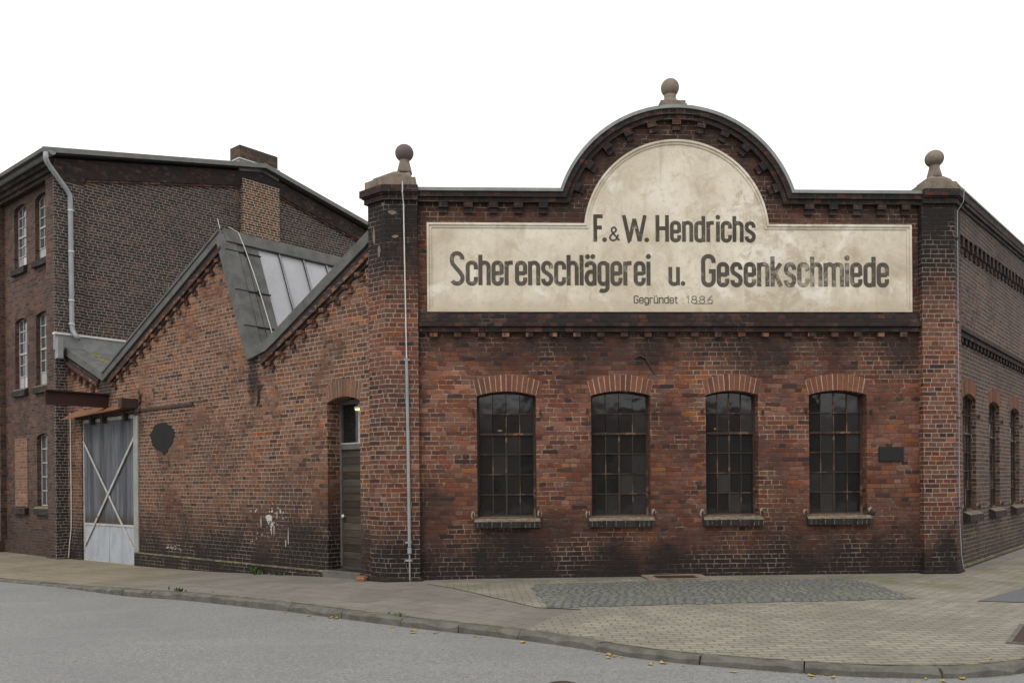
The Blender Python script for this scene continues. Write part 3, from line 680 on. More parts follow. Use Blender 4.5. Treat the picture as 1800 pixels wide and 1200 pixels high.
# ---- parapet: corbels, two oversailing courses, zinc coping
mb = MB()
def band(R0, R1, z0, z1, y0, y1):
    for xs in ((.55, AX - math.sqrt(R1*R1-(z1-AZ)**2)), (AX + math.sqrt(R1*R1-(z1-AZ)**2), 8.93)): pass
    lo = [(.53,z0)] + arc(R0,z0) + [(8.95,z0)]; hi = [(.53,z1)] + arc(R1,z1) + [(8.95,z1)]
    mb.strip(lo, hi, y0, y1)
band(1.917, 2.0, 6.237, 6.318, -.125, .02); band(1.84, 1.913, 6.16, 6.233, -.085, .02)
def corbel_straight(x):
    mb.box(x-.075, x+.075, -.08, .02, 6.075, 6.157); mb.box(x-.065, x+.065, -.045, .02, 5.99, 6.072)
for x in (.95,1.36,1.77,2.18,2.59,7.03,7.44,7.85,8.26,8.67): corbel_straight(x)
for k in range(11):
    a = (k-5)*.232; ca, sa = math.cos(a), math.sin(a)
    for r0, r1, hw, y0 in ((1.757,1.837,.072,-.08),(1.672,1.754,.062,-.045)):
        q = lambda r, t: (AX + r*sa + t*ca, AZ + r*ca - t*sa)
        c = [q(r0,-hw), q(r0,hw), q(r1,hw), q(r1,-hw)]
        mb.hexa([(p[0],y0,p[1]) for p in c] + [(p[0],.02,p[1]) for p in c])
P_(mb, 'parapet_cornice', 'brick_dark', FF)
mb = MB(); lo = [(.45,6.322)] + arc(2.002,6.322) + [(8.99,6.322)]; hi = [(.45,6.375)] + arc(2.055,6.375) + [(8.99,6.375)]
mb.strip(lo, hi, -.15, .46)
P_(mb, 'coping', 'zinc', FF)

# ---- sign panel with its moulded rim and painted lettering
def panel_outline(d, n=36):
    z1 = 5.83 - d; R = 1.547 - d; cz = 5.679; a = math.acos((z1-cz)/R)
    return [(.68+d,4.372+d),(8.775-d,4.372+d),(8.775-d,z1)] + [(AX + R*math.sin(a-2*a*i/n), cz + R*math.cos(a-2*a*i/n)) for i in range(n+1)] + [(.68+d,z1)]
mb = MB(); mb.wall(panel_outline(.03), [], -.022, .05)
panel = P_(mb, 'sign_panel', 'plaster', FF); panel['label'] = 'cream plaster sign panel with weathered black lettering'
mb = MB(); mb.strip(panel_outline(0), panel_outline(.035), -.055, .0, True); mb.strip(panel_outline(.036), panel_outline(.075), -.036, -.01, True)
P_(mb, 'rim', 'plaster', None, panel)

def A_(cx, cy, rx, ry, a0, a1, n=9): return [(cx + rx*math.cos(rad(a0+(a1-a0)*i/n)), cy + ry*math.sin(rad(a0+(a1-a0)*i/n))) for i in range(n+1)]
def glyph(ch, W=.42, r=.19):
    """centre lines in x-height units -> (strokes, advance width)"""
    if ch == 'e': return [[(0,.5),(W,.5)], [(W,.46),(W,1-r)] + A_(W-r,1-r,r,r,0,90) + A_(r,1-r,r,r,90,180) + A_(r,r,r,r,180,270) + A_(W-r,r,r,r,270,360)+[(W,.3)]], W
    if ch == 'c': return [A_(W-r,1-r,r,r,0,90)[0:] and [(W,.68)] + A_(W-r,1-r,r,r,0,90) + A_(r,1-r,r,r,90,180) + A_(r,r,r,r,180,270) + A_(W-r,r,r,r,270,360) + [(W,.32)]], W*.95
    if ch in 'nh': return [[(0,-.07),(0,1.07 if ch == 'n' else 1.38)], [(0,.74)] + A_(r,1-r,r,r,170,90) + A_(W-r,1-r,r,r,90,0) + [(W,-.07)]], W
    if ch == 'm': return [[(0,-.07),(0,1.07)], [(0,.74)] + A_(r,1-r,r,r,170,90) + A_(W-r,1-r,r,r,90,0) + [(W,-.07)], [(W,.74)] + A_(W+r,1-r,r,r,170,90) + A_(2*W-r,1-r,r,r,90,0) + [(2*W,-.07)]], 2*W
    if ch == 'r': return [[(0,-.07),(0,1.07)], [(0,.74)] + A_(r,1-r,r,r,170,90) + [(W*.78,1)]], W*.68
    if ch == 's': return [[(W,.74)] + A_(W-r,.76,r,.24,0,90) + A_(r,.76,r,.24,90,180) + [(0,.72),(.06,.6),(.16,.53),(W-.14,.46),(W-.04,.38),(W,.27)] + A_(W-r,.24,r,.24,0,-90) + A_(r,.24,r,.24,-90,-180)], W
    if ch == 'i': return [[(0,-.07),(0,1.07)], 'dot0,1.32'], 0
    if ch == 'l': return [[(0,-.07),(0,1.38)]], 0
    if ch == 'd': return [[(W,-.07),(W,1.38)], [(W,1-r)] + A_(W-r,1-r,r,r,0,90) + A_(r,1-r,r,r,90,180) + A_(r,r,r,r,180,270) + A_(W-r,r,r,r,270,360)], W
    if ch == 'ä': return [[(.02,.8)] + A_(r,1-r*.8,r,r*.8,160,90) + A_(W-r,1-r,r,r,90,0) + [(W,-.07)], [(W,.58),(r,.58)] + A_(r,.29,r,.29,90,270) + [(W-.1,0),(W,.16)], 'dot.06,1.3', 'dot.34,1.3'], W
    if ch == 'g': return [[(W,1.0),(W,-.14)] + A_(W-r,-.14,r,r,0,-90) + [(.1,-.33),(.02,-.28)], [(W,1-r)] + A_(W-r,1-r,r,r,0,90) + A_(r,1-r,r,r,90,180) + A_(r,r,r,r,180,270) + A_(W-r,r,r,r,270,360)], W
    if ch == 'k': return [[(0,-.07),(0,1.38)], [(.02,.42),(W*.98,1.05)], [(.14,.55),(W,-.06)]], W
    if ch in 'uü':
        s = [[(0,1.07),(0,r)] + A_(r,r,r,r,180,270) + A_(W-r,r,r,r,270,360), [(W,1.07),(W,-.07)]]
        return s + (['dot.06,1.3','dot.34,1.3'] if ch == 'ü' else []), W
    if ch == 't': return [[(.12,1.3),(.12,.18)] + A_(.26,.16,.14,.16,180,270) + [(.36,0)], [(-.06,.96),(.36,.96)]], .3
    H = 1.42
    if ch == 'F': return [[(0,-.07),(0,H)], [(-.07,H-.07),(.48,H-.07)], [(0,.72),(.42,.72)]], .46
    if ch == 'H': return [[(0,-.07),(0,H)], [(.52,-.07),(.52,H)], [(0,.68),(.52,.68)]], .52
    if ch == 'W': return [[(0,H),(.26,-.04),(.27,-.04)], [(.26,-.04),(.5,H-.2)], [(.5,H-.2),(.74,-.04)], [(.74,-.04),(1.0,H)]], 1.0
    if ch == 'S': return [[(.56,1.15)] + A_(.29,1.19,.27,.25,0,90) + A_(.27,1.17,.25,.27,90,180) + [(.02,1.1),(.06,.95),(.2,.78),(.42,.55),(.54,.4),(.57,.27)] + A_(.3,.27,.27,.27,0,-90) + A_(.28,.27,.28,.27,-90,-150)], .58
    if ch == 'G': return [[(.54,1.06)] + A_(.29,1.12,.25,.26,0,90) + A_(.25,1.12,.25,.26,90,180) + A_(.25,.26,.25,.26,180,270) + A_(.29,.26,.25,.26,270,360) + [(.54,.66),(.3,.66)]], .54
    if ch == '&': return [[(.62,0),(.16,.62)] + A_(.28,.74,.14,.18,200,-20) + [(.36,.62),(.1,.36)] + A_(.24,.2,.2,.2,150,290) + [(.44,.1),(.56,.42)]], .6
    if ch == '.': return ['dot.02,.04'], .04
    if ch == ',': return [[(.04,.08),(-.02,-.16)]], .04
    if ch == '1': return [[(.02,1.0),(.2,H),(.2,-.07)]], .24
    if ch == '8': return [A_(.24,1.06,.21,.32,90,450,18), A_(.24,.36,.24,.38,90,450,18)], .48
    if ch == '6': return [[(.4,H),(.14,.9),(.02,.5)] + A_(.24,.36,.23,.38,170,530,18)], .48
    return [], .3
def write(words, mat, name):
    """words: (text, x0, x1, baseline z, x-height, stroke width, glyph width, gap)"""
    mb = MB(); lay = 0
    for text, x0, x1, z0, xh, sw, W, gap in words:
        pen = 0; items = []
        for ch in text:
            st, adv = glyph(ch, W, min(.19, W*.46)) if ch not in 'FHWSG&.,186' else glyph(ch)
            if ch == ' ': pen += .3; continue
            items.append((st, pen)); pen += adv + gap
        tot = pen - gap; sx = (x1 - x0 - sw)/tot; hw = sw/2
        for st, px in items:
            for s in st:
                lay = (lay + 1) % 7; yf = -.0245 - .0003*lay
                if isinstance(s, str):
                    a, b = s[3:].split(','); cx, cz = x0 + hw + (px + float(a))*sx, z0 + float(b)*xh
                    mb.wall([(cx + .62*sw*math.cos(2*PI*k/14), cz + .62*sw*math.sin(2*PI*k/14)) for k in range(14)], [], yf, -.0222); continue
                pts = [Vector((x0 + hw + (px + p[0])*sx, z0 + p[1]*xh)) for p in s]
                pts = [p for i, p in enumerate(pts) if i == 0 or (p - pts[i-1]).length > 1e-4]
                L = []; R = []
                for i, p in enumerate(pts):
                    d1 = (p - pts[i-1]).normalized() if i else (pts[1]-p).normalized()
                    d2 = (pts[i+1]-p).normalized() if i < len(pts)-1 else d1
                    m_ = (d1 + d2); m_ = m_.normalized() if m_.length > .05 else d1
                    k = 1/max(.55, m_.dot(d1)); nn = Vector((-m_.y, m_.x))*hw*k
                    L.append(tuple(p+nn)); R.append(tuple(p-nn))
                mb.strip(R, L, yf, -.0222)
    return P_(mb, name, mat, None, panel)
xh2 = .345
write([('Scherenschlägerei', 1.045, 4.365, 4.838, xh2, .067, .42, .255)], 'letters', 'lettering')
write([('u.', 4.665, 4.945, 4.838, .265, .063, .40, .24)], 'letters', 'lettering')
write([('Gesenkschmiede', 5.212, 8.393, 4.825, xh2, .071, .43, .27)], 'letters', 'lettering')
write([('F.', 3.42, 3.64, 5.556, .295, .062, .42, .1), ('&', 3.67, 3.86, 5.556, .235, .03, .42, .2), ('W.', 3.895, 4.345, 5.556, .295, .062, .42, .06), ('Hendrichs', 4.455, 6.135, 5.560, .295, .063, .40, .26)], 'letters', 'lettering')
write([('Gegründet', 4.082, 4.815, 4.522, .088, .016, .52, .24)], 'letters', 'lettering')
write([(',1886', 4.90, 5.411, 4.522, .085, .012, .5, .24)], 'letters_faint', 'lettering')
mb = MB(); mb.box(5.1,5.40,-.0255,-.0222,4.508,4.516); P_(mb, 'lettering', 'letters_faint', None, panel)

# ---- corner piers (wedge plan), caps and ball finials
def offset_poly(poly, d):
    n = len(poly); out = []
    for i in range(n):
        p0, p1, p2 = Vector(poly[i-1]), Vector(poly[i]), Vector(poly[(i+1) % n])
        e1 = (p1-p0).normalized(); e2 = (p2-p1).normalized(); n1 = Vector((e1.y,-e1.x)); n2 = Vector((e2.y,-e2.x))
        b = (n1+n2).normalized(); out.append(tuple(p1 + b*d/max(.3, b.dot(n1))))
    return out
v2 = lambda q: Vector((q.x, q.y))
wl = [v2(PC), v2(PC + dF*.533), v2(PC + dF*.533 - nF*.47), v2(PC + U*.02 + V*.62), v2(PC + U*.40 + V*.30), v2(PC + U*.40)]
wr = [v2(PR - dF*.555), v2(PR), v2(PR + V*.42), v2(PR + V*.42 + U*.3), v2(PR + V*.02 + U*.62), v2(PR - dF*.555 - nF*.47)]
def pier(wedge, cx, cy, ballmat, finlabel, org, ax):
    raw = offset_poly
    def offset_poly_(poly, d, lim=.545):
        out = []
        for p in raw(poly, d):
            q = Vector((p[0]-org.x, p[1]-org.y)); e = Vector((ax.x, ax.y)); k = q.dot(e)
            if k > lim: q -= e*(k-lim)
            out.append((q.x+org.x, q.y+org.y))
        return out
    mb = MB(); mb.plan([tuple(p) for p in wedge], -.4, 6.16)
    pr = P_(mb, 'corner_pier', 'brick_pier', F0)
    mb = MB(); W = [tuple(p) for p in wedge]
    mb.plan(offset_poly_(W,.045), 6.162, 6.245); mb.plan(offset_poly_(W,.07), 6.247, 6.27); mb.plan(offset_poly_(W,.10,.55), 6.272, 6.385)
    P_(mb, 'pier_cap', 'brick_dark', None, pr)
    mb = MB(); mb.plan(offset_poly_(W,.035,.51), 6.387, 6.53); c = Vector((cx, cy)); o1 = offset_poly_(W,-.045,.44)
    mb.plan(o1, 6.531, 6.60, [tuple(c + (Vector(p)-c)*.95) for p in o1]); mb.plan([tuple(c + (Vector(p)-c)*.95) for p in o1], 6.601, 6.67, [tuple(c + (Vector(p)-c)*.55) for p in o1])
    P_(mb, 'cap_stone', 'stone', None, pr)
    mb = MB(); mb.lathe([(.125,6.655),(.12,6.70),(.108,6.75),(.095,6.80),(.082,6.85),(.085,6.90)], cx, cy)
    R = .152; mb2 = MB(); mb2.lathe([(max(.001,R*math.cos(rad(a))), 7.0 + R*.94*math.sin(rad(a))) for a in range(-90,91,10)], cx, cy)
    f = mb.build('finial', 'stone', pr, None, True)
    b = mb2.build('finial_ball', ballmat, pr, None, True); b['label'] = finlabel
    return pr
# ball centres sit over the piers
cl = PC + dF*.135 + V*.27 + U*.0; cr_ = PR - dF*.20 - nF*.24
pl_ = pier(wl, cl.x, cl.y, 'stone_grey', 'plain dark grey ball', PC, dF); pr_ = pier(wr, cr_.x, cr_.y, 'stone', 'mottled sandstone ball', PR, -dF)
mb = MB(); mb.plan(offset_poly([tuple(p) for p in wl], .05), -.4, .03); P_(mb, 'pier_plinth', 'brick_front', None, pl_, bevel=.012)
mb = MB(); mb.plan(offset_poly([tuple(p) for p in wr], .035), -.4, .05); P_(mb, 'pier_plinth', 'brick_front', None, pr_, bevel=.012)
# finial on the crown of the arch
mb = MB(); mb.box(4.53,4.98,-.10,.36,7.755,7.80); mb.box(4.55,4.96,-.08,.34,7.801,7.86)
fin = P_(mb, 'finial', 'stone', FF)
mb = MB(); mb.lathe([(.20,7.861),(.165,7.89),(.115,7.94),(.095,7.98),(.10,8.03)], 4.75, .13); P_(mb, 'finial_neck', 'stone', None, fin, smooth=True)
mb = MB(); R = .152; mb.lathe([(max(.001,R*math.cos(rad(a))), 8.155 + R*math.sin(rad(a))) for a in range(-90,91,10)], 4.75, .13); P_(mb, 'finial_ball', 'stone', None, fin, smooth=True)
# plaster scraps and white patches on the left pier head
for k, (a0, a1, z0, z1) in enumerate(((.06,.20,5.93,6.0),(.12,.24,5.55,5.6),(-.16,-.09,5.25,5.46),(-.28,-.22,5.5,5.78),(-.05,0.0,6.07,6.13))):
    mb = MB(); rr = random.Random(k); n = 11; cx, cz, w_, h_ = (a0+a1)/2, (z0+z1)/2, abs(a1-a0)/2, (z1-z0)/2
    mb.wall([(cx + w_*rr.uniform(.7,1.15)*math.cos(2*PI*i/n), cz + h_*rr.uniform(.7,1.15)*math.sin(2*PI*i/n)) for i in range(n)], [], -.006, .002)
    P_(mb, 'mortar_patch', 'stone', Frame(PC, rad(2.5) if a0 >= 0 else rad(-40)), pl_)
# lightning conductors
mb = MB(); fo = Frame(PC, rad(2.5))
mb.tube([(.31,-.15,6.42),(.31,-.135,6.3),(.305,-.125,6.25),(.315,-.03,6.1),(.33,-.03,4.8),(.345,-.03,3.6)], .011, 6)
lc = P_(mb, 'lightning_conductor', 'wire', fo)
mb = MB(); mb.tube([(.345,-.035,3.6),(.36,-.035,2.2),(.368,-.035,.55)], .026, 8); mb.tube([(.368,-.035,.54),(.369,-.035,.44)], .034, 8); mb.tube([(.369,-.035,.43),(.372,-.04,-.06)], .013, 8)
P_(mb, 'conductor_sleeve', 'galv', None, lc)
for z in (3.57,.62,.33): 
    mb = MB(); mb.box(.30,.40,-.05,.0,z-.015,z+.015); P_(mb, 'pipe_clip', 'galv', None, lc)
mb = MB(); fr_ = Frame(PR, rad(50))
pts = [(.12,-.13,6.42),(.10,-.12,6.2),(.09,-.03,6.05)] + [(.08 + .012*math.sin(k*1.7), -.03, 5.8 - k*.62) for k in range(9)] + [(.10,-.05,.3),(.13,-.07,.1),(.2,-.12,-.03)]
mb.tube(pts, .0065, 6); lc2 = P_(mb, 'lightning_conductor', 'galv', fr_)
for z in (5.6,4.2,2.6,1.1):
    mb = MB(); mb.box(.05,.11,-.045,.0,z-.012,z+.012); P_(mb, 'pipe_clip', 'iron', None, lc2)
# cracks / old cable on the facade, wall lamp hook
mb = MB(); mb.tube([(4.10,-.012,3.62),(4.18,-.02,3.65),(4.27,-.02,3.62),(4.33,-.015,3.52),(4.37,-.012,3.42),(4.42,-.01,3.36)], [.012,.016,.018,.016,.012,.008], 6)
P_(mb, 'old_cable', 'iron', FF)

# ---- saw-tooth wing
PEAK, VAL1, VAL2, LEND = (5.0,6.67), (10.15,4.27), (3.95,4.18), (12.34,5.14)
tz = [(.30,5.87),(3.28,4.37),(3.5,4.27),(3.95,4.18),PEAK,VAL1,LEND]
DT0, DT1, GT0, GT1 = .80, 1.68, 8.74, 11.47
prof = [(-t, z-.04) for t, z in tz]
mb = MB(); mb.wall([(-.3,-.5)] + prof + [(-12.34,-.5)], [arch_hole(-DT1,-DT0,.07,2.99,.09)[0:], [(-GT1,-.32),(-GT0,-.32),(-GT0,3.22),(-GT1,3.22)]], 0, .38)
P_(mb, 'wing_wall', 'brick_wing', FL)
def off_line(pts, d):
    out = []
    for i, p in enumerate(pts):
        p = Vector(p); a = (p - Vector(pts[i-1])).normalized() if i else None; b = (Vector(pts[i+1]) - p).normalized() if i < len(pts)-1 else None
        a = a or b; b = b or a; n1 = Vector((-a.y, a.x)); n2 = Vector((-b.y, b.x)); m_ = (n1+n2).normalized()
        out.append(tuple(p + m_*d/max(.45, m_.dot(n1))))
    return out
line = [(-t, z) for t, z in tz]
mb = MB(); mb.strip(line, off_line(line, .19), -.075, .40)
P_(mb, 'verge', 'bitumen', FL, bevel=.01)
mb = MB(); lip = [(-t, z+.012) for t, z in [(5.0,6.67),(10.15,4.27)]]; mb.strip(off_line(lip,-.0), off_line(lip,.05), -.10, -.077); P_(mb, 'verge_lip', 'bitumen', FL)
mb = MB(); mbd = MB()
def slope_corbels(a, b, d0=.23):
    a, b = Vector(a), Vector(b); L = (b-a).length; e = (b-a)/L; n = Vector((-e.y, e.x))
    if n.y > 0: n = -n
    for o0, o1, yy in ((d0-.04,d0+.05,-.045),(d0+.052,d0+.13,-.075),(d0+.132,d0+.20,-.03)):
        (mbd if yy != -.075 else mb).strip([tuple(a + n*o0), tuple(b + n*o0)], [tuple(a + n*o1), tuple(b + n*o1)], yy, .02)
    k = .25
    while k < L - .1:
        c = a + e*k
        for o0, o1, w_, yy, sh in ((.195,.275,.066,-.09,0),(.278,.355,.06,-.05,.03)):
            q = c + n*(d0+(o0+o1)/2)
            mb.box(q.x-w_+sh, q.x+w_+sh, yy, .02, q.y-.037, q.y+.037)
        k += .36
slope_corbels((-5.06,6.6),(-10.0,4.3)); slope_corbels((-.40,5.77),(-3.75,4.16)); slope_corbels((-10.35,4.3),(-12.3,5.08))
P_(mb, 'verge_corbels', 'brick_corbel', FL); P_(mbd, 'verge_courses', 'brick_dark', FL)  # dark brick of the courses paints the shadow below the verge
# roofs
SB = 12.0
def roof(name, a, b, y0, y1, mat, th=.08):
    a, b = Vector(a), Vector(b); e = (b-a).normalized(); n = Vector((-e.y, e.x)); n = n if n.y > 0 else -n
    m_ = MB(); m_.strip([tuple(a), tuple(b)], [tuple(a-n*th), tuple(b-n*th)], y0, y1); return P_(m_, name, mat, FL)
roof('roof', (-4.95,6.56), (-10.12,4.17), .402, SB, 'bitumen')
roof('roof', (-.05,5.92), (-3.92,4.06), .402, SB, 'bitumen')
roof('roof', (-10.18,4.17), (-12.32,5.08), .402, SB, 'bitumen')
roof('steep_roof', (-3.96,4.08), (-4.93,6.5), .402, SB, 'bitumen', .10)
# wide felt band with folded seams, glazing, ridge cap on the steep face
sa, sb = Vector((-3.96,4.08)), Vector((-4.955,6.56)); se = (sb-sa).normalized(); sn = Vector((-se.y, se.x)); sn = sn if sn.x > 0 else -sn
def on(k, o): p = sa + (sb-sa)*k + sn*o; return (p.x, p.y)
def slab_(mb, k0, k1, o0, o1, y0, y1):
    c = [on(k0,o0), on(k1,o0), on(k1,o1), on(k0,o1)]
    mb.hexa([(p[0],y0,p[1]) for p in c] + [(p[0],y1,p[1]) for p in c])
mb = MB(); slab_(mb,.0,.97,.002,.055,.41,.72)
fb = P_(mb, 'felt_band', 'bitumen', FL, bevel=.015)
mb = MB(); slab_(mb,.0,1.0,.0,.07,-.07,.22); slab_(mb,.02,.99,.0,.05,.23,.40)
P_(mb, 'felt_upstand', 'bitumen', None, fb, bevel=.02)
for k in (.22,.52,.86):
    mb = MB(); slab_(mb,k,k+.006,.05,.078,-.075,.735); P_(mb, 'felt_seam', 'black', None, fb)
mb = MB(); slab_(mb,.0,.93,.0,.03,.725,SB-.3)
sg = P_(mb, 'skylight', 'skyglass', FL)
y = 1.23
while y < SB-.4:
    mb = MB(); slab_(mb,.0,.93,.031,.062,y-.022,y+.022); P_(mb, 'glazing_bar', 'black', None, sg)
    mb = MB(); slab_(mb,.0,.93,.0625,.068,y-.026,y+.012); P_(mb, 'bar_cap', 'zinc', None, sg)
    y += .615
mb = MB(); slab_(mb,.93,1.035,.02,.10,-.02,SB); mb.strip([(-4.86,6.60),(-5.2,6.53)],[(-4.86,6.54),(-5.2,6.47)],.42,SB)
P_(mb, 'ridge_cap', 'bitumen', FL, bevel=.012)
mb = MB(); wpts = []
for k, yy in ((1.06,.10),(1.03,.30),(.9,.36),(.7,.42),(.45,.47),(.2,.5),(.04,.52)): p = on(k, .10); wpts.append((p[0], yy, p[1]))
mb.tube([(-5.2,.02,6.96),(-5.08,.0,6.72)], .005, 5); mb.tube(wpts, .009, 6); lw = P_(mb, 'lightning_wire', 'wire', FL)
for k, yy in ((.86,.375),(.52,.455),(.13,.505)):
    mb = MB(); slab_(mb,k-.02,k+.02,.056,.09,yy-.03,yy+.03); P_(mb, 'wire_holder', 'black', None, lw)
mb = MB(); mb.strip([(-10.2,4.19),(-12.25,5.062)],[(-10.2,4.15),(-12.25,5.02)],.44,.72); mb.strip([(-10.0,4.232),(-10.3,4.228)],[(-10.0,4.20),(-10.3,4.20)],.73,4.5); P_(mb, 'moss_strip', 'moss', FL)
# flashing against the tall gable
mb = MB(); mb.box(-.17,2.4,-.12,.0,5.02,5.40); fl = P_(mb, 'flashing', 'zinc', FG)
mb = MB(); mb.box(-.19,2.41,-.15,.0,5.402,5.45); P_(mb, 'flashing_strip', 'galv_white', None, fl)
mb = MB(); mb.box(-.18,-.05,-.30,-.122,4.78,5.3); P_(mb, 'corner_flashing', 'zinc', None, fl)
# plinth with sloped top, door, step
mb = MB()
for a, b in ((-8.66,-1.72),(-.72,-.42)):
    mb.hexa([(a,-.055,-.5),(b,-.055,-.5),(b,.02,-.5),(a,.02,-.5),(a,-.055,.02),(b,-.055,.02),(b,.0,.05),(a,.0,.05)])
P_(mb, 'plinth', 'brick_wing', FL)
mb = MB(); mb.strip([(-8.66,.052),(-1.72,.052)],[(-8.66,.025),(-1.72,.025)],-.06,-.02); P_(mb, 'plinth_moss', 'moss', FL)
mb = MB(); mb.box(-1.74,-.74,-.09,.38,-.4,.068); P_(mb, 'door_step', 'kerb', FL, bevel=.01)
fd = FL.off(-DT1, .27, .07); w_ = DT1-DT0
mb = MB(); mb.wall([(.0,0),(.05,0),(.05,2.1),(w_-.05,2.1),(w_-.05,0),(w_,0),(w_,2.98),(.0,2.98)], [[(.05,2.2),(w_-.05,2.2),(w_-.05,2.9),(.05,2.9)]], .0, .09)
mb.box(.05,w_-.05,-.02,.0,2.11,2.19)
dr = P_(mb, 'door', 'frame_grey', fd)
mb = MB(); mb.box(.052,w_-.052,.03,.07,.01,2.095); P_(mb, 'door_leaf', 'door_wood', None, dr)
mb = MB(); mb.lathe([(.012,0),(.012,.03),(.03,.04),(.033,.055),(.02,.07),(.002,.074)],0,0,12)
kn = P_(mb, 'door_knob', 'galv_white', fd.off(.10,.03,.93), dr, smooth=True); kn.rotation_euler = (PI/2, 0, 0)
mb = MB(); mb.box(.05,w_-.05,.05,.058,2.2,2.9,(.05,.5)); P_(mb, 'fanlight_pane', 'glass', None, dr)
mb = MB(); mb.box(.5,.545,.01,.048,2.2,2.9); mb.box(.055,w_-.055,-.012,.0,2.2,2.225); P_(mb, 'fanlight_bar', 'frame_white', None, dr)
mb = MB(); mb.box(.0,w_,.0,.09,2.985,3.09); P_(mb, 'door_head', 'black', None, dr)
mb = MB(); mb.box(.66,.80,-.21,-.12,2.79,2.82); dl = P_(mb, 'door_lamp', 'galv', None, dr)
mb = MB(); mb.box(.68,.79,-.205,-.125,2.76,2.789); P_(mb, 'lamp_tube', 'lamp_white', None, dr)
mb = MB(); back = arch_ring(mb, -DT1, -DT0, 2.99, .09, .30, -.008, .1, .05, 13)
P_(mb, 'door_arch', 'voussoir_brown', FL); P_(back, 'arch_mortar', 'arch_mortar', FL)
# gate
gw = GT1-GT0; fgt = FL.off(-GT1, .04, -.30)
mb = MB(); mb.wall([(0,0),(gw,0),(gw,3.5),(0,3.5)], [[(.05,.05),(gw-.05,.05),(gw-.05,3.42),(.05,3.42)]], 0, .06)
gt = P_(mb, 'gate', 'brace', fgt)
mb = MB(); mb.box(.05,gw/2-.008,.015,.05,.95,3.42); mb.box(gw/2+.008,gw-.05,.015,.05,.95,3.42); P_(mb, 'gate_boards', 'gate_wood', None, gt)
mb = MB(); mb.box(.05,gw/2-.008,.005,.045,.05,.90); mb.box(gw/2+.008,gw-.05,.005,.045,.05,.90); P_(mb, 'kick_plate', 'kick', None, gt, bevel=.004)
mb = MB(); mb.box(.05,gw-.05,-.012,.03,.90,.95); P_(mb, 'gate_rail', 'brace', None, gt)
for (xa, za), (xb, zb) in (((.03,2.98),(gw-.1,.38)),((gw-.03,2.98),(.1,.38))):
    a = Vector((xa,za)); b = Vector((xb,zb)); e = (b-a).normalized(); n = Vector((-e.y,e.x))*.03; yy = -.018 if xa < 1 else -.030
    c = [a+n,b+n,b-n,a-n]; mb = MB(); mb.hexa([(p.x,yy,p.y) for p in c]+[(p.x,yy+.011,p.y) for p in c]); P_(mb, 'cross_brace', 'brace', None, gt)
mb = MB(); mb.box(gw+.01,gw+.22,-.07,.02,.26,3.45); P_(mb, 'gate_post', 'post', None, gt, bevel=.005)
mb = MB(); mb.box(gw-.02,gw+.005,-.05,.0,.0,1.0); P_(mb, 'edge_strip', 'rust', None, gt)
mb = MB(); mb.box(-.25,gw+.35,-.10,-.02,3.52,3.60); mb.box(.6,.7,-.12,-.02,3.36,3.6); mb.box(1.2,1.3,-.12,-.02,3.36,3.6); mb.box(2.3,2.4,-.12,-.02,3.36,3.6); P_(mb, 'track_rail', 'iron', fgt)
mb = MB(); mb.hexa([(-.35,-.38,3.50),(gw+.10,-.38,3.60),(gw+.16,-.04,3.63),(-.3,-.04,3.63),(-.35,-.38,3.515),(gw+.10,-.38,3.615),(gw+.16,-.04,3.75),(-.3,-.04,3.74)]); P_(mb, 'gate_canopy', 'rust', fgt)
mb = MB(); mb.box(gw+.04,gw+.2,-.42,-.02,3.62,3.83); P_(mb, 'canopy_end', 'iron', fgt)
# beam end, wall anchors, old bracket line, tar patch, paint splashes, cable
mb = MB()
for z0, z1, hw in ((3.42,3.45,.09),(3.45,3.72,.015),(3.72,3.75,.09)): mb.box(-10.02-hw, -10.02+hw, -1.42, .02, z0, z1)
P_(mb, 'steel_beam', 'beam', FL)
def anchor(t, z, h):
    m_ = MB(); x = -t
    m_.tube([(x-.02,-.02,z+h*.45),(x+.0,-.03,z+h*.1),(x+.02,-.03,z-h*.25),(x-.05,-.02,z-h*.5)], [.014,.02,.022,.01], 6)
    m_.tube([(x+.01,-.03,z+h*.1),(x+.10,-.02,z+h*.42)], [.018,.01], 6); m_.box(x-.03,x+.03,-.025,.01,z-.03,z+.05)
    P_(m_, 'wall_anchor', 'iron', FL)
anchor(3.76, 3.28, .42); anchor(8.42, 3.52, .3)
mb = MB(); mb.box(-8.40,-6.15,-.03,.01,3.235,3.29); P_(mb, 'old_ledge', 'iron', FL)
mb = MB(); rr = random.Random(5); pts = []
for k in range(40):
    a = 2*PI*k/40; q = 1 + .03*math.sin(3*a+.5) + .03*math.sin(7*a) + rr.uniform(-.05,.05)
    pts.append((-7.46 + .50*q*math.cos(a), 2.63 + .31*q*math.sin(a) - (.07 if 4.75 < a < 5.2 else 0)))
mb.wall(pts, [], -.012, .004); tp = P_(mb, 'tar_patch', 'black', FL); tp['label'] = 'ragged round patch of black tar'
rr = random.Random(11); mb = MB()
def blob(cx, cz, w_, h_):
    n = 9; mb.wall([(cx + w_*rr.uniform(.5,1.2)*math.cos(2*PI*i/n), cz + h_*rr.uniform(.5,1.2)*math.sin(2*PI*i/n)) for i in range(n)], [], -.005 - .0002*rr.randint(0,9), .002)
blob(-3.47,.935,.12,.075)
for k in range(46):
    a = rr.uniform(0,2*PI); q = abs(rr.gauss(0,.26)); blob(-3.36 + q*math.cos(a)*1.1, .82 + q*math.sin(a)*.8, rr.uniform(.008,.024), rr.uniform(.008,.03))
for x, z, l in ((-3.72,.86,.2),(-3.38,.74,.28),(-3.2,1.0,.16),(-2.85,.58,.36),(-2.93,.48,.16),(-3.3,.7,.25),(-3.1,1.08,.1)): blob(x, z, .013, l*.5)
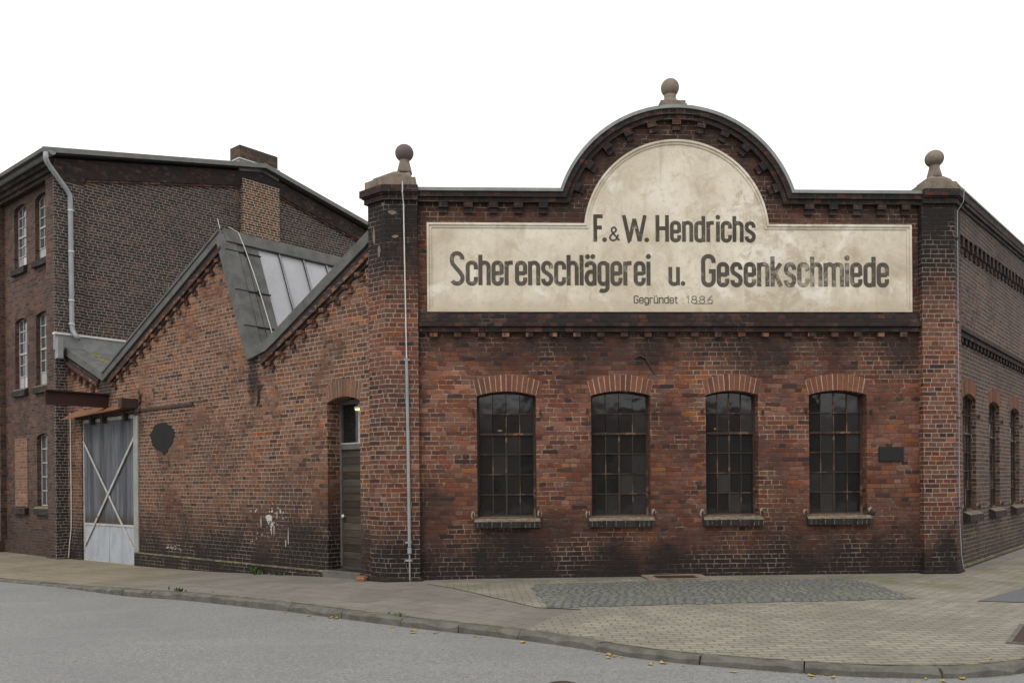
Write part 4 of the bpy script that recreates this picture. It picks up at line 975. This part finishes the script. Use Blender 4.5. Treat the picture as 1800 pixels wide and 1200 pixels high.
for k in range(22): blob(rr.uniform(-7.3,-6.7), rr.uniform(.18,.3), rr.uniform(.01,.04), .008)
P_(mb, 'paint_splash', 'whitepaint', FL)
mb = MB(); mb.tube([(-12.05,-.02,3.4),(-12.03,-.02,1.4),(-12.02,-.03,.5),(-12.1,-.04,.1),(-12.14,-.05,-.25)], .012, 6); P_(mb, 'wall_cable', 'wire', FL)

# ---- right flank
rise = lambda z, k=.055: (lambda s: z + k*s)
S0, S1 = .38, 15.0
mb = MB(); RW = [1.12,3.27,5.43]
mb.wall([(S0,-.5),(S1,-.5),(S1,6.38+.04*S1),(S0,6.38)], [arch_hole(s, s+1.0, 1.0, 3.03, .09) for s in RW], 0, .42)
P_(mb, 'flank_wall', 'brick_flank', FR)
for s in RW: make_window(hall, FR.off(s, 0, 1.0), 1.0, 2.03, .09, 4, 6, .085, thick_row=4, mull_to=4, sill_d=.12, sill_h=.13)
mb = MB()
def hb(z0, z1, y0, k=.04, s0=S0, s1=S1, y1=.02): mb.strip([(s0,z0+k*s0),(s1,z0+k*s1)], [(s0,z1+k*s0),(s1,z1+k*s1)], y0, y1)
hb(4.135,4.2,-.125,0); hb(4.05,4.13,-.085,0)
s = .5
while s < S1: mb.box(s, s+.12, -.06, .02, 3.955, 4.047); s += .30
P_(mb, 'cornice', 'brick_dark', FR)
mb = MB(); hb(5.785,6.22,-.07, k=.045); P_(mb, 'parapet_band', 'brick_flank', FR)
mb = MB(); hb(6.222,6.28,-.10); hb(6.282,6.35,-.14); hb(6.352,6.48,-.155, y1=.3)
s = .55
while s < S1:
    z = 5.5 + .045*s; mb.box(s, s+.13, -.068, .02, z+.1, z+.285); mb.box(s, s+.13, -.035, .02, z, z+.098); s += .36
P_(mb, 'parapet_cornice', 'brick_dark', FR)
mb = MB(); hb(6.482,6.51,-.175, y1=.44); P_(mb, 'coping', 'zinc', FR)
mb = MB(); mb.hexa([(S0,-.06,-.5),(S1,-.06,-.5),(S1,.02,-.5),(S0,.02,-.5),(S0,-.06,.02),(S1,-.06,.02),(S1,.0,.06),(S0,.0,.06)]); P_(mb, 'plinth', 'brick_flank', FR)
mb = MB(); mb.strip([(S0,.066),(S1,.066)],[(S0,.03),(S1,.03)],-.065,-.015); P_(mb, 'plinth_moss', 'moss', FR)
# ---- floor, flat roof, rear walls (close the hall so that it is dark inside)
def ts(t, s): q = tl(t, s); return (q.x, q.y)
fp = [ts(.1,.4), ts(-6.7,6.6), ts(-6.7,21), ts(12.2,21), ts(12.2,.4)]
mb = MB(); mb.plan(fp, -.2, .12); P_(mb, 'floor', 'concrete_in', F0)
mb = MB(); mb.plan([ts(.0,.5), ts(-6.6,6.7), ts(-6.6,21), ts(.0,21)], 5.72, 5.86); P_(mb, 'flat_roof', 'bitumen', F0)
mb = MB(); mb.plan([ts(-6.9,21), ts(-6.9,21.3), ts(0,21.3), ts(0,21)], -.4, 6.3); mb.plan([ts(0,12), ts(0,21), ts(.3,21), ts(.3,12)], -.4, 6.3); mb.plan([ts(.3,12), ts(.3,12.3), ts(12.3,12.3), ts(12.3,12)], -.4, 6.6)
P_(mb, 'rear_wall', 'brick_wing', F0)

# ================================================================== TALL FACTORY
fac = thing('factory_building', tl(13.5, 4), 'dark three-storey brick factory with a low ridge roof, behind the saw-tooth wing at the street', 'building')
def Q_(mb, name, mat, frame, parent=None, **k): return mb.build(name, mat, parent or fac, frame, **k)
RIDGE_S, EAVE, RIDGE, SEND = 5.95, 9.93, 11.22, 11.9
def groof(s): return EAVE + (RIDGE-EAVE)*(1 - abs(s-RIDGE_S)/RIDGE_S)
# gable
mb = MB(); mb.wall([(-.04,-.5),(SEND,-.5),(SEND,EAVE-.06),(RIDGE_S,RIDGE-.06),(-.04,EAVE-.06)], [], 0, .4)
Q_(mb, 'gable_wall', 'brick_gable', FG)
mb = MB(); mb.box(-.15,.58,-.07,.02,-.5,9.32); Q_(mb, 'corner_pilaster', 'brick_gable', FG)
mb = MB(); mb.wall([(-.15,9.32),(.58,9.32),(.60,9.52),(RIDGE_S,RIDGE-.5),(SEND-.6,9.52),(SEND,9.4),(SEND,groof(SEND)-.06),(RIDGE_S,RIDGE-.06),(-.15,EAVE-.08)], [], -.072, .01); Q_(mb, 'gable_frieze', 'brick_dark', FG)
mb = MB(); mb.wall([(.60,9.46),(RIDGE_S,RIDGE-.56),(SEND-.6,9.46),(SEND-.6,9.515),(RIDGE_S,RIDGE-.505),(.60,9.515)], [], -.045, .01); Q_(mb, 'frieze_fillet', 'brick_corbel', FG)
mb = MB(); mb.box(5.22,6.52,-.13,.02,2.0,10.78); Q_(mb, 'chimney_breast', 'brick_breast', FG)
mb = MB(); a = [(-.50,EAVE-.05),(RIDGE_S,RIDGE+.03),(SEND+.5,EAVE-.05)]; b = [(-.50,EAVE+.05),(RIDGE_S,RIDGE+.13),(SEND+.5,EAVE+.05)]
mb.strip(a, b, -.26, 14); rf = Q_(mb, 'roof', 'bitumen', FG)
mb = MB(); mb.strip([(p[0],p[1]-.012) for p in a], [(p[0],p[1]+.018) for p in b], -.285, -.262); Q_(mb, 'verge_board', 'verge_metal', None, rf)
mb = MB(); mb.box(5.20,6.54,-.02,.5,10.9,11.80); ch = Q_(mb, 'chimney', 'brick_chimney', FG)
mb = MB(); mb.box(5.17,6.57,-.05,.53,11.0,11.36); Q_(mb, 'chimney_flashing', 'zinc', None, ch)
mb = MB(); mb.box(5.15,6.59,-.07,.55,11.362,11.395); Q_(mb, 'flashing_strip', 'galv_white', None, ch)
# street face: recessed panels between piers, three storeys
cols_ = [(-14.06,.88),(-15.50,.84)]
ops = []
rows_ = [(1.03,1.86,.07),(4.26,1.86,.08),(7.62,1.62,.09)]
for ci, (x, w_) in enumerate(cols_):
    for ri, (z, h, r_) in enumerate(rows_):
        if ri == 0 and ci == 1: continue
        ops.append((x, w_, z, h, r_))
mb = MB(); mb.wall([(-23,-.6),(-12.36,-.6),(-12.36,9.85),(-23,9.85)], [arch_hole(x, x+w_, z, z+h, r_) for x, w_, z, h, r_ in ops], 0, .4)
Q_(mb, 'street_wall', 'brick_street', FS)
for x, w_, z, h, r_ in ops:
    lr = (lambda i, j, rv: .75 + .25*rv if i == 0 else (.5 + .35*rv if j == 2 else .1 + .4*rv)) if z > 3 else (lambda i, j, rv: .12*rv + .1)  # lower panes paler: sky light painted as pane colour
    make_window(fac, FS.off(x, 0, z), w_, h, r_, 3, 6 if z > 3 else 5, .11, 'frame_white', 'glass_light', thick_row=3 if z > 3 else None, bar=.026, arch=None, sill_d=.10, sill_h=.16, hinges=False, light_rule=lr)
mb = MB(); mb.box(-15.52,-14.66,-.02,.02,1.0,2.88); ni = Q_(mb, 'bricked_up_window', 'brick_niche', FS)
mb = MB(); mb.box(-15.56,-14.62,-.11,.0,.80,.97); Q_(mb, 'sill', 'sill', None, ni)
for a, b in ((-13.0,-12.33),(-16.75,-16.2),(-20.5,-19.95)):
    mb = MB(); mb.box(a,b,-.15,.02,.02,9.5); pp = Q_(mb, 'pilaster', 'brick_street' if a < -13.5 else 'brick_street', FS)
    mb = MB(); mb.box(a-.03,b+.02,-.19,.02,-.6,.02); Q_(mb, 'pilaster_base', 'brick_street', None, pp)
mb = MB(); mb.box(-23,-12.33,-.06,.02,-.6,.05); Q_(mb, 'plinth', 'brick_street', FS)
mb = MB(); mb.box(-23,-12.33,-.16,.02,9.50,9.60); mb.box(-23,-12.33,-.22,.02,9.60,9.72); mb.box(-23,-12.31,-.30,.02,9.72,9.86); Q_(mb, 'eaves_frieze', 'brick_dark', FS)
mb = MB(); n = 9; pr1 = [( -.36 - .085*math.cos(PI*k/n), 9.93 - .09*math.sin(PI*k/n)) for k in range(n+1)]
vs = [(-23, y, z) for y, z in pr1] + [(-12.02, y, z) for y, z in pr1]; mb.add(vs, [(k, k+1, n+2+k, n+1+k) for k in range(n)] + [tuple(range(n+1)), tuple(range(2*n+1, n, -1))])
gu = Q_(mb, 'gutter', 'zinc', FS)
mb = MB(); mb.tube([(-.42,-.27,9.88),(-.42,-.27,9.72),(-.36,-.24,9.62),(.12,-.16,9.10),(.20,-.15,8.98),(.21,-.15,8.8),(.225,-.15,5.75),(.235,-.16,5.55),(.27,-.24,5.40),(.33,-.34,5.32)], .062, 10)
dp = Q_(mb, 'downpipe', 'galv', FG, smooth=True)
for z in (8.6,7.55,6.3,5.7):
    mb = MB(); mb.lathe([(.068,z-.016),(.074,z-.016),(.074,z+.016),(.068,z+.016)], .222, -.15, 14); Q_(mb, 'pipe_clip', 'galv_white', None, dp)
mb = MB(); a0, b0 = tl(23.0,.5), tl(23.0,11.5); mb.plan([ts(22.7,.2), ts(22.7,11.7), ts(23.0,11.7), ts(23.0,.2)], -.5, 10); mb.plan([ts(12.6,11.6), ts(12.6,11.9), ts(22.7,11.9), ts(22.7,11.6)], -.5, 9.85)
Q_(mb, 'rear_wall', 'brick_gable', F0)
mb = MB(); mb.plan([ts(12.8,.5), ts(12.8,11.5), ts(22.6,11.5), ts(22.6,.5)], 3.4, 3.6); mb.plan([ts(12.8,.5), ts(12.8,11.5), ts(22.6,11.5), ts(22.6,.5)], 6.8, 7.0); Q_(mb, 'floor', 'concrete_in', F0)

# ================================================================== SMALL THINGS
mb = MB(); mb.box(8.20,8.62,-.035,.0,1.88,2.12)
pq = tag(mb.build('wall_plaque', 'plaque', None, FF, bevel=.006), 'dark metal plaque fixed to the facade beside the right-hand window', 'plaque')
mb = MB()
for x, z in ((8.23,1.91),(8.59,1.91),(8.23,2.09),(8.59,2.09)): mb.lathe([(.008,-.003),(.006,.003)], x, z, 8)
mb.v = [(x, -.036 - z, y) for x, y, z in mb.v]
mb.build('plaque_screw', 'iron', pq)

lampspots = [(-.25,18.2,2.75,'pendant lamp glowing behind the first facade window'), (2.05,19.0,2.72,'pendant lamp glowing high behind the second facade window'), (1.65,19.0,2.74,'twin of the pendant behind the second facade window, hung to its left'), (4.55,19.0,2.8,'small pendant lamp glowing behind the third facade window')]
proto = None
def make_lamp(x, y, z):
    t = thing('pendant_lamp', (x, y, z), '', 'lamp', 'pendant lamps inside the forge hall')
    m_ = MB(); m_.lathe([(.10,-.06),(.085,-.01),(.04,.04),(.015,.06)], 0, 0, 14); m_.build('lamp_shade', 'iron', t, Frame((x,y,z), 0))
    m_ = MB(); m_.lathe([(.001,-.095),(.035,-.09),(.05,-.072),(.035,-.061)], 0, 0, 12); m_.build('bulb', 'lamp', t, Frame((x,y,z), 0))
    m_ = MB(); m_.tube([(0,0,.06),(0,0,5.70-z)], .008, 5); m_.build('cord', 'iron', t, Frame((x,y,z), 0))
    return t
for i, (x, y, z, lab) in enumerate(lampspots):
    if proto is None: proto = t = make_lamp(x, y, z)
    else:
        t = proto.copy(); COL.objects.link(t); t.location = (x, y, z)
        for chd in list(proto.children):
            q = chd.copy(); COL.objects.link(q); q.parent = t
    t['label'] = lab

# fallen leaves along the gutter and on the pavers
def leaf_mesh(seed):
    r_ = random.Random(seed); m_ = MB(); n = 10; L = .055; pts = []
    for k in range(n):
        a = 2*PI*k/n; q = 1 + .22*math.sin(3*a + seed) ; pts.append((L*q*math.cos(a), L*.6*q*math.sin(a)))
    bend = r_.uniform(.1,.35)
    vs = [(x, y, .006 + bend*x*x/L + .15*abs(y)) for x, y in pts] + [(0, 0, .007)]
    m_.add(vs + [(x, y, z - .0025) for x, y, z in vs], [(k, (k+1) % n, n) for k in range(n)] + [(n+1+(k+1) % n, n+1+k, 2*n+1) for k in range(n)] + [(k, n+1+k, n+1+(k+1) % n, (k+1) % n) for k in range(n)])
    return m_
lp = [(.807,8.204),(.913,8.173),(1.02,8.03),(1.259,7.80),(1.36,7.76),(1.522,7.66),(2.563,7.29),(2.677,7.26),(3.419,7.07),(3.723,7.08),(-1.406,9.93),(-.866,9.52),(-.42,9.25),(-.359,9.2),(4.175,7.46),(2.582,10.869),(1.093,9.472),(3.723,12.735),(-2.2,10.6),(-2.6,10.85),(4.4,7.35),(-3.0,11.2),(.1,8.85),(1.9,7.38)]
rl = random.Random(8)
for (x, y), m_ in (((.86,8.17),3),((1.3,7.78),2),((2.62,7.27),2),((3.45,7.02),3),((-1.1,9.7),2),((-2.4,10.72),2)):
    for k in range(m_): lp.append((x + rl.gauss(0,.09), y - abs(rl.gauss(0,.05)) - .03))
protos = []
for i, (x, y) in enumerate(lp):
    onpav = (x, y) in ((4.175,7.46),(2.582,10.869),(1.093,9.472),(3.723,12.735))
    z = (gz(x,y) + .012) if onpav else road_z(x,y) + .002
    if i < 4:
        o = leaf_mesh(i).build('fallen_leaf', 'leaf'); protos.append(o)
    else:
        o = protos[i % 4].copy(); COL.objects.link(o)
    s_k = rnd.uniform(.35,.8); o.location = (x, y, z); o.rotation_euler = (0, 0, rnd.uniform(0,6.28)); o.scale = (s_k, s_k, s_k)
    if onpav: tag(o, 'small yellow fallen leaf lying on the beige pavers', 'leaf', 'yellow leaves on the pavers')
    else: tag(o, 'small yellow fallen leaf lying in the gutter along the kerb', 'leaf', 'yellow leaves along the kerb')
# weeds
def weed(t, s, hgt, n, label, seed):
    p = tl(t, s); z = gz(p.x, p.y); r_ = random.Random(seed); m_ = MB()
    for k in range(n):
        a = r_.uniform(0,6.28); l = hgt*r_.uniform(.5,1.1); x, y = r_.gauss(0,.09), r_.gauss(0,.03); dx, dy = math.cos(a)*l*.55, math.sin(a)*l*.35; w_ = .009*r_.uniform(.7,1.6)
        px, py = -math.sin(a)*w_, math.cos(a)*w_
        vs = [(x-px,y-py,0),(x+px,y+py,0),(x+dx*.5+px*1.3,y+dy*.5+py*1.3,l*.6),(x+dx*.5-px*1.3,y+dy*.5-py*1.3,l*.6),(x+dx,y+dy,l*.8)]
        m_.add(vs, [(0,1,2,3),(3,2,4)])
    o = m_.build('weed', 'weed', None, Frame((p.x,p.y,z), rad(-40))); tag(o, label, 'weed', 'weeds at the wall foot and kerb')
weed(3.75, .02, .17, 60, 'tuft of green weeds at the foot of the wing wall plinth', 1)
weed(2.95, .0, .07, 24, 'low weeds at the plinth between the tuft and the side door', 2)
p_ = Vector((-5.15,13.2,0)) - PC; weed(p_.dot(U), p_.dot(V), .07, 26, 'small green weeds behind the kerb at the start of the raised kerb stones', 3)
p_ = Vector((-1.35,10.2,0)) - PC; weed(p_.dot(U), p_.dot(V), .05, 14, 'tiny weeds in the joint behind the kerb in front of the corner pier', 4)
# loose brick
p = tl(.52, -.1); mb = MB(); mb.box(-.09,.09,-.05,.06,0,.085)
tag(mb.build('loose_brick', 'brick_arch', None, Frame((p.x,p.y,gz(p.x,p.y)+.002), rad(-30)), bevel=.014), 'loose orange brick lying between the door step and the corner pier', 'brick')
# cellar cover before the facade
mb = MB(); mb.wall([(0,0),(1.0,0),(1.0,.62),(0,.62)], [[(.16,.06),(.84,.06),(.84,.56),(.16,.56)]], -.03, .0); mb.v = [(x, z, -y + .0) for x, y, z in mb.v]
cc = tag(mb.build('cellar_cover', 'stone', None, Frame((2.15,13.5,.006), rad(2.5)), bevel=.006), 'rusty brown cellar hatch with pale stone edges at the facade foot', 'hatch')
mb = MB(); mb.box(.165,.835,.065,.555,-.02,.018); mb.build('hatch_plate', 'beam', cc)
# valve covers in the road
for x, y, r_, lab in ((.40,6.98,.125,'round dark iron valve cover in the road before the kerb'),(.02,6.74,.09,'smaller dark iron valve cover at the lower edge of the road')):
    mb = MB(); mb.lathe([(r_,-.02),(r_,.004),(r_*.93,.007),(r_*.9,.003),(.02,.004)], 0, 0, 24)
    o = tag(mb.build('valve_cover', 'iron', None, Frame((x,y,road_z(x,y)+.001), 0)), lab, 'valve cover', 'valve covers in the road')
    mb = MB(); mb.box(-.02,.02,-.008,.008,.004,.010); mb.build('lid_grip', 'iron', o)
# steel plate in the pavers at the right
mb = MB(); mb.box(0,1.1,-.7,0,-.02,.016); pl2 = tag(mb.build('steel_plate', 'beam', None, Frame((4.80,8.20,.012), rad(54)), bevel=.004), 'rusty steel inspection plate set in the beige pavers near the kerb', 'plate')
mb = MB(); mb.box(-.06,1.16,.003,.05,-.02,.013); mb.box(-.05,-.003,-.7,.0,-.02,.013); mb.build('plate_frame', 'kerb', pl2)

# ================================================================== ACROSS THE STREET (unseen; terrace invented for the pane reflections)
opp = thing('added_terrace', (8, -24, 0), 'unseen long rendered terrace with a tiled roof, added across the street to be mirrored in the panes', 'building')
fo = Frame((34, -20, 0), PI)
mb = MB(); mb.box(0,52,0,9,-.6,4.3); mb.build('wall', 'whitewall', opp, fo)
mb = MB(); mb.strip([(-.4,-.02),(52.4,-.02)],[(-.4,0),(52.4,0)],0,1)
mb = MB(); vs = [(-.4,-.5,4.25),(52.4,-.5,4.25),(52.4,4.5,6.3),(-.4,4.5,6.3),(-.4,9.5,4.25),(52.4,9.5,4.25)]
mb.add(vs, [(0,1,2,3),(3,2,5,4),(0,3,4),(1,5,2),(0,4,5,1)]); mb.build('roof', 'rooftile', opp, fo)
for k in range(10):
    for z in (.5, 2.5):
        mb = MB(); mb.box(2.2+k*5,3.5+k*5,-.03,.05,z,z+1.5); wn = mb.build('window', 'frame_white', opp, fo)
        mb = MB(); mb.box(2.3+k*5,3.4+k*5,-.045,-.031,z+.1,z+1.4,(.1,.5)); mb.build('pane', 'glass', wn)
for x in (8, 26, 44):
    mb = MB(); mb.box(x,x+1.2,4,5,5.6,7.4); mb.build('chimney', 'brick_gable', opp, fo)
# mossy joint between kerb and pavement
mb = MB(); n = 0
for i in range(0, len(KIN)-1, 1):
    p, q = KIN[i], KIN[i+1]; na, nb = normal_at(i), normal_at(i+1); w1 = .022 + .016*math.sin(i*.37)*math.sin(i*.11 + 1)
    z0, z1 = gz(p.x,p.y) + .012, gz(q.x,q.y) + .012
    o = len(mb.v); a, b = p + na*w1, q + nb*w1; c, d_ = p - na*.012, q - nb*.012
    mb.v += [(c.x,c.y,z0-.004),(d_.x,d_.y,z1-.004),(b.x,b.y,z1-.002),(a.x,a.y,z0-.002)]; mb.f.append((o,o+1,o+2,o+3))
structure(mb.build('moss', 'moss'), 'stuff')
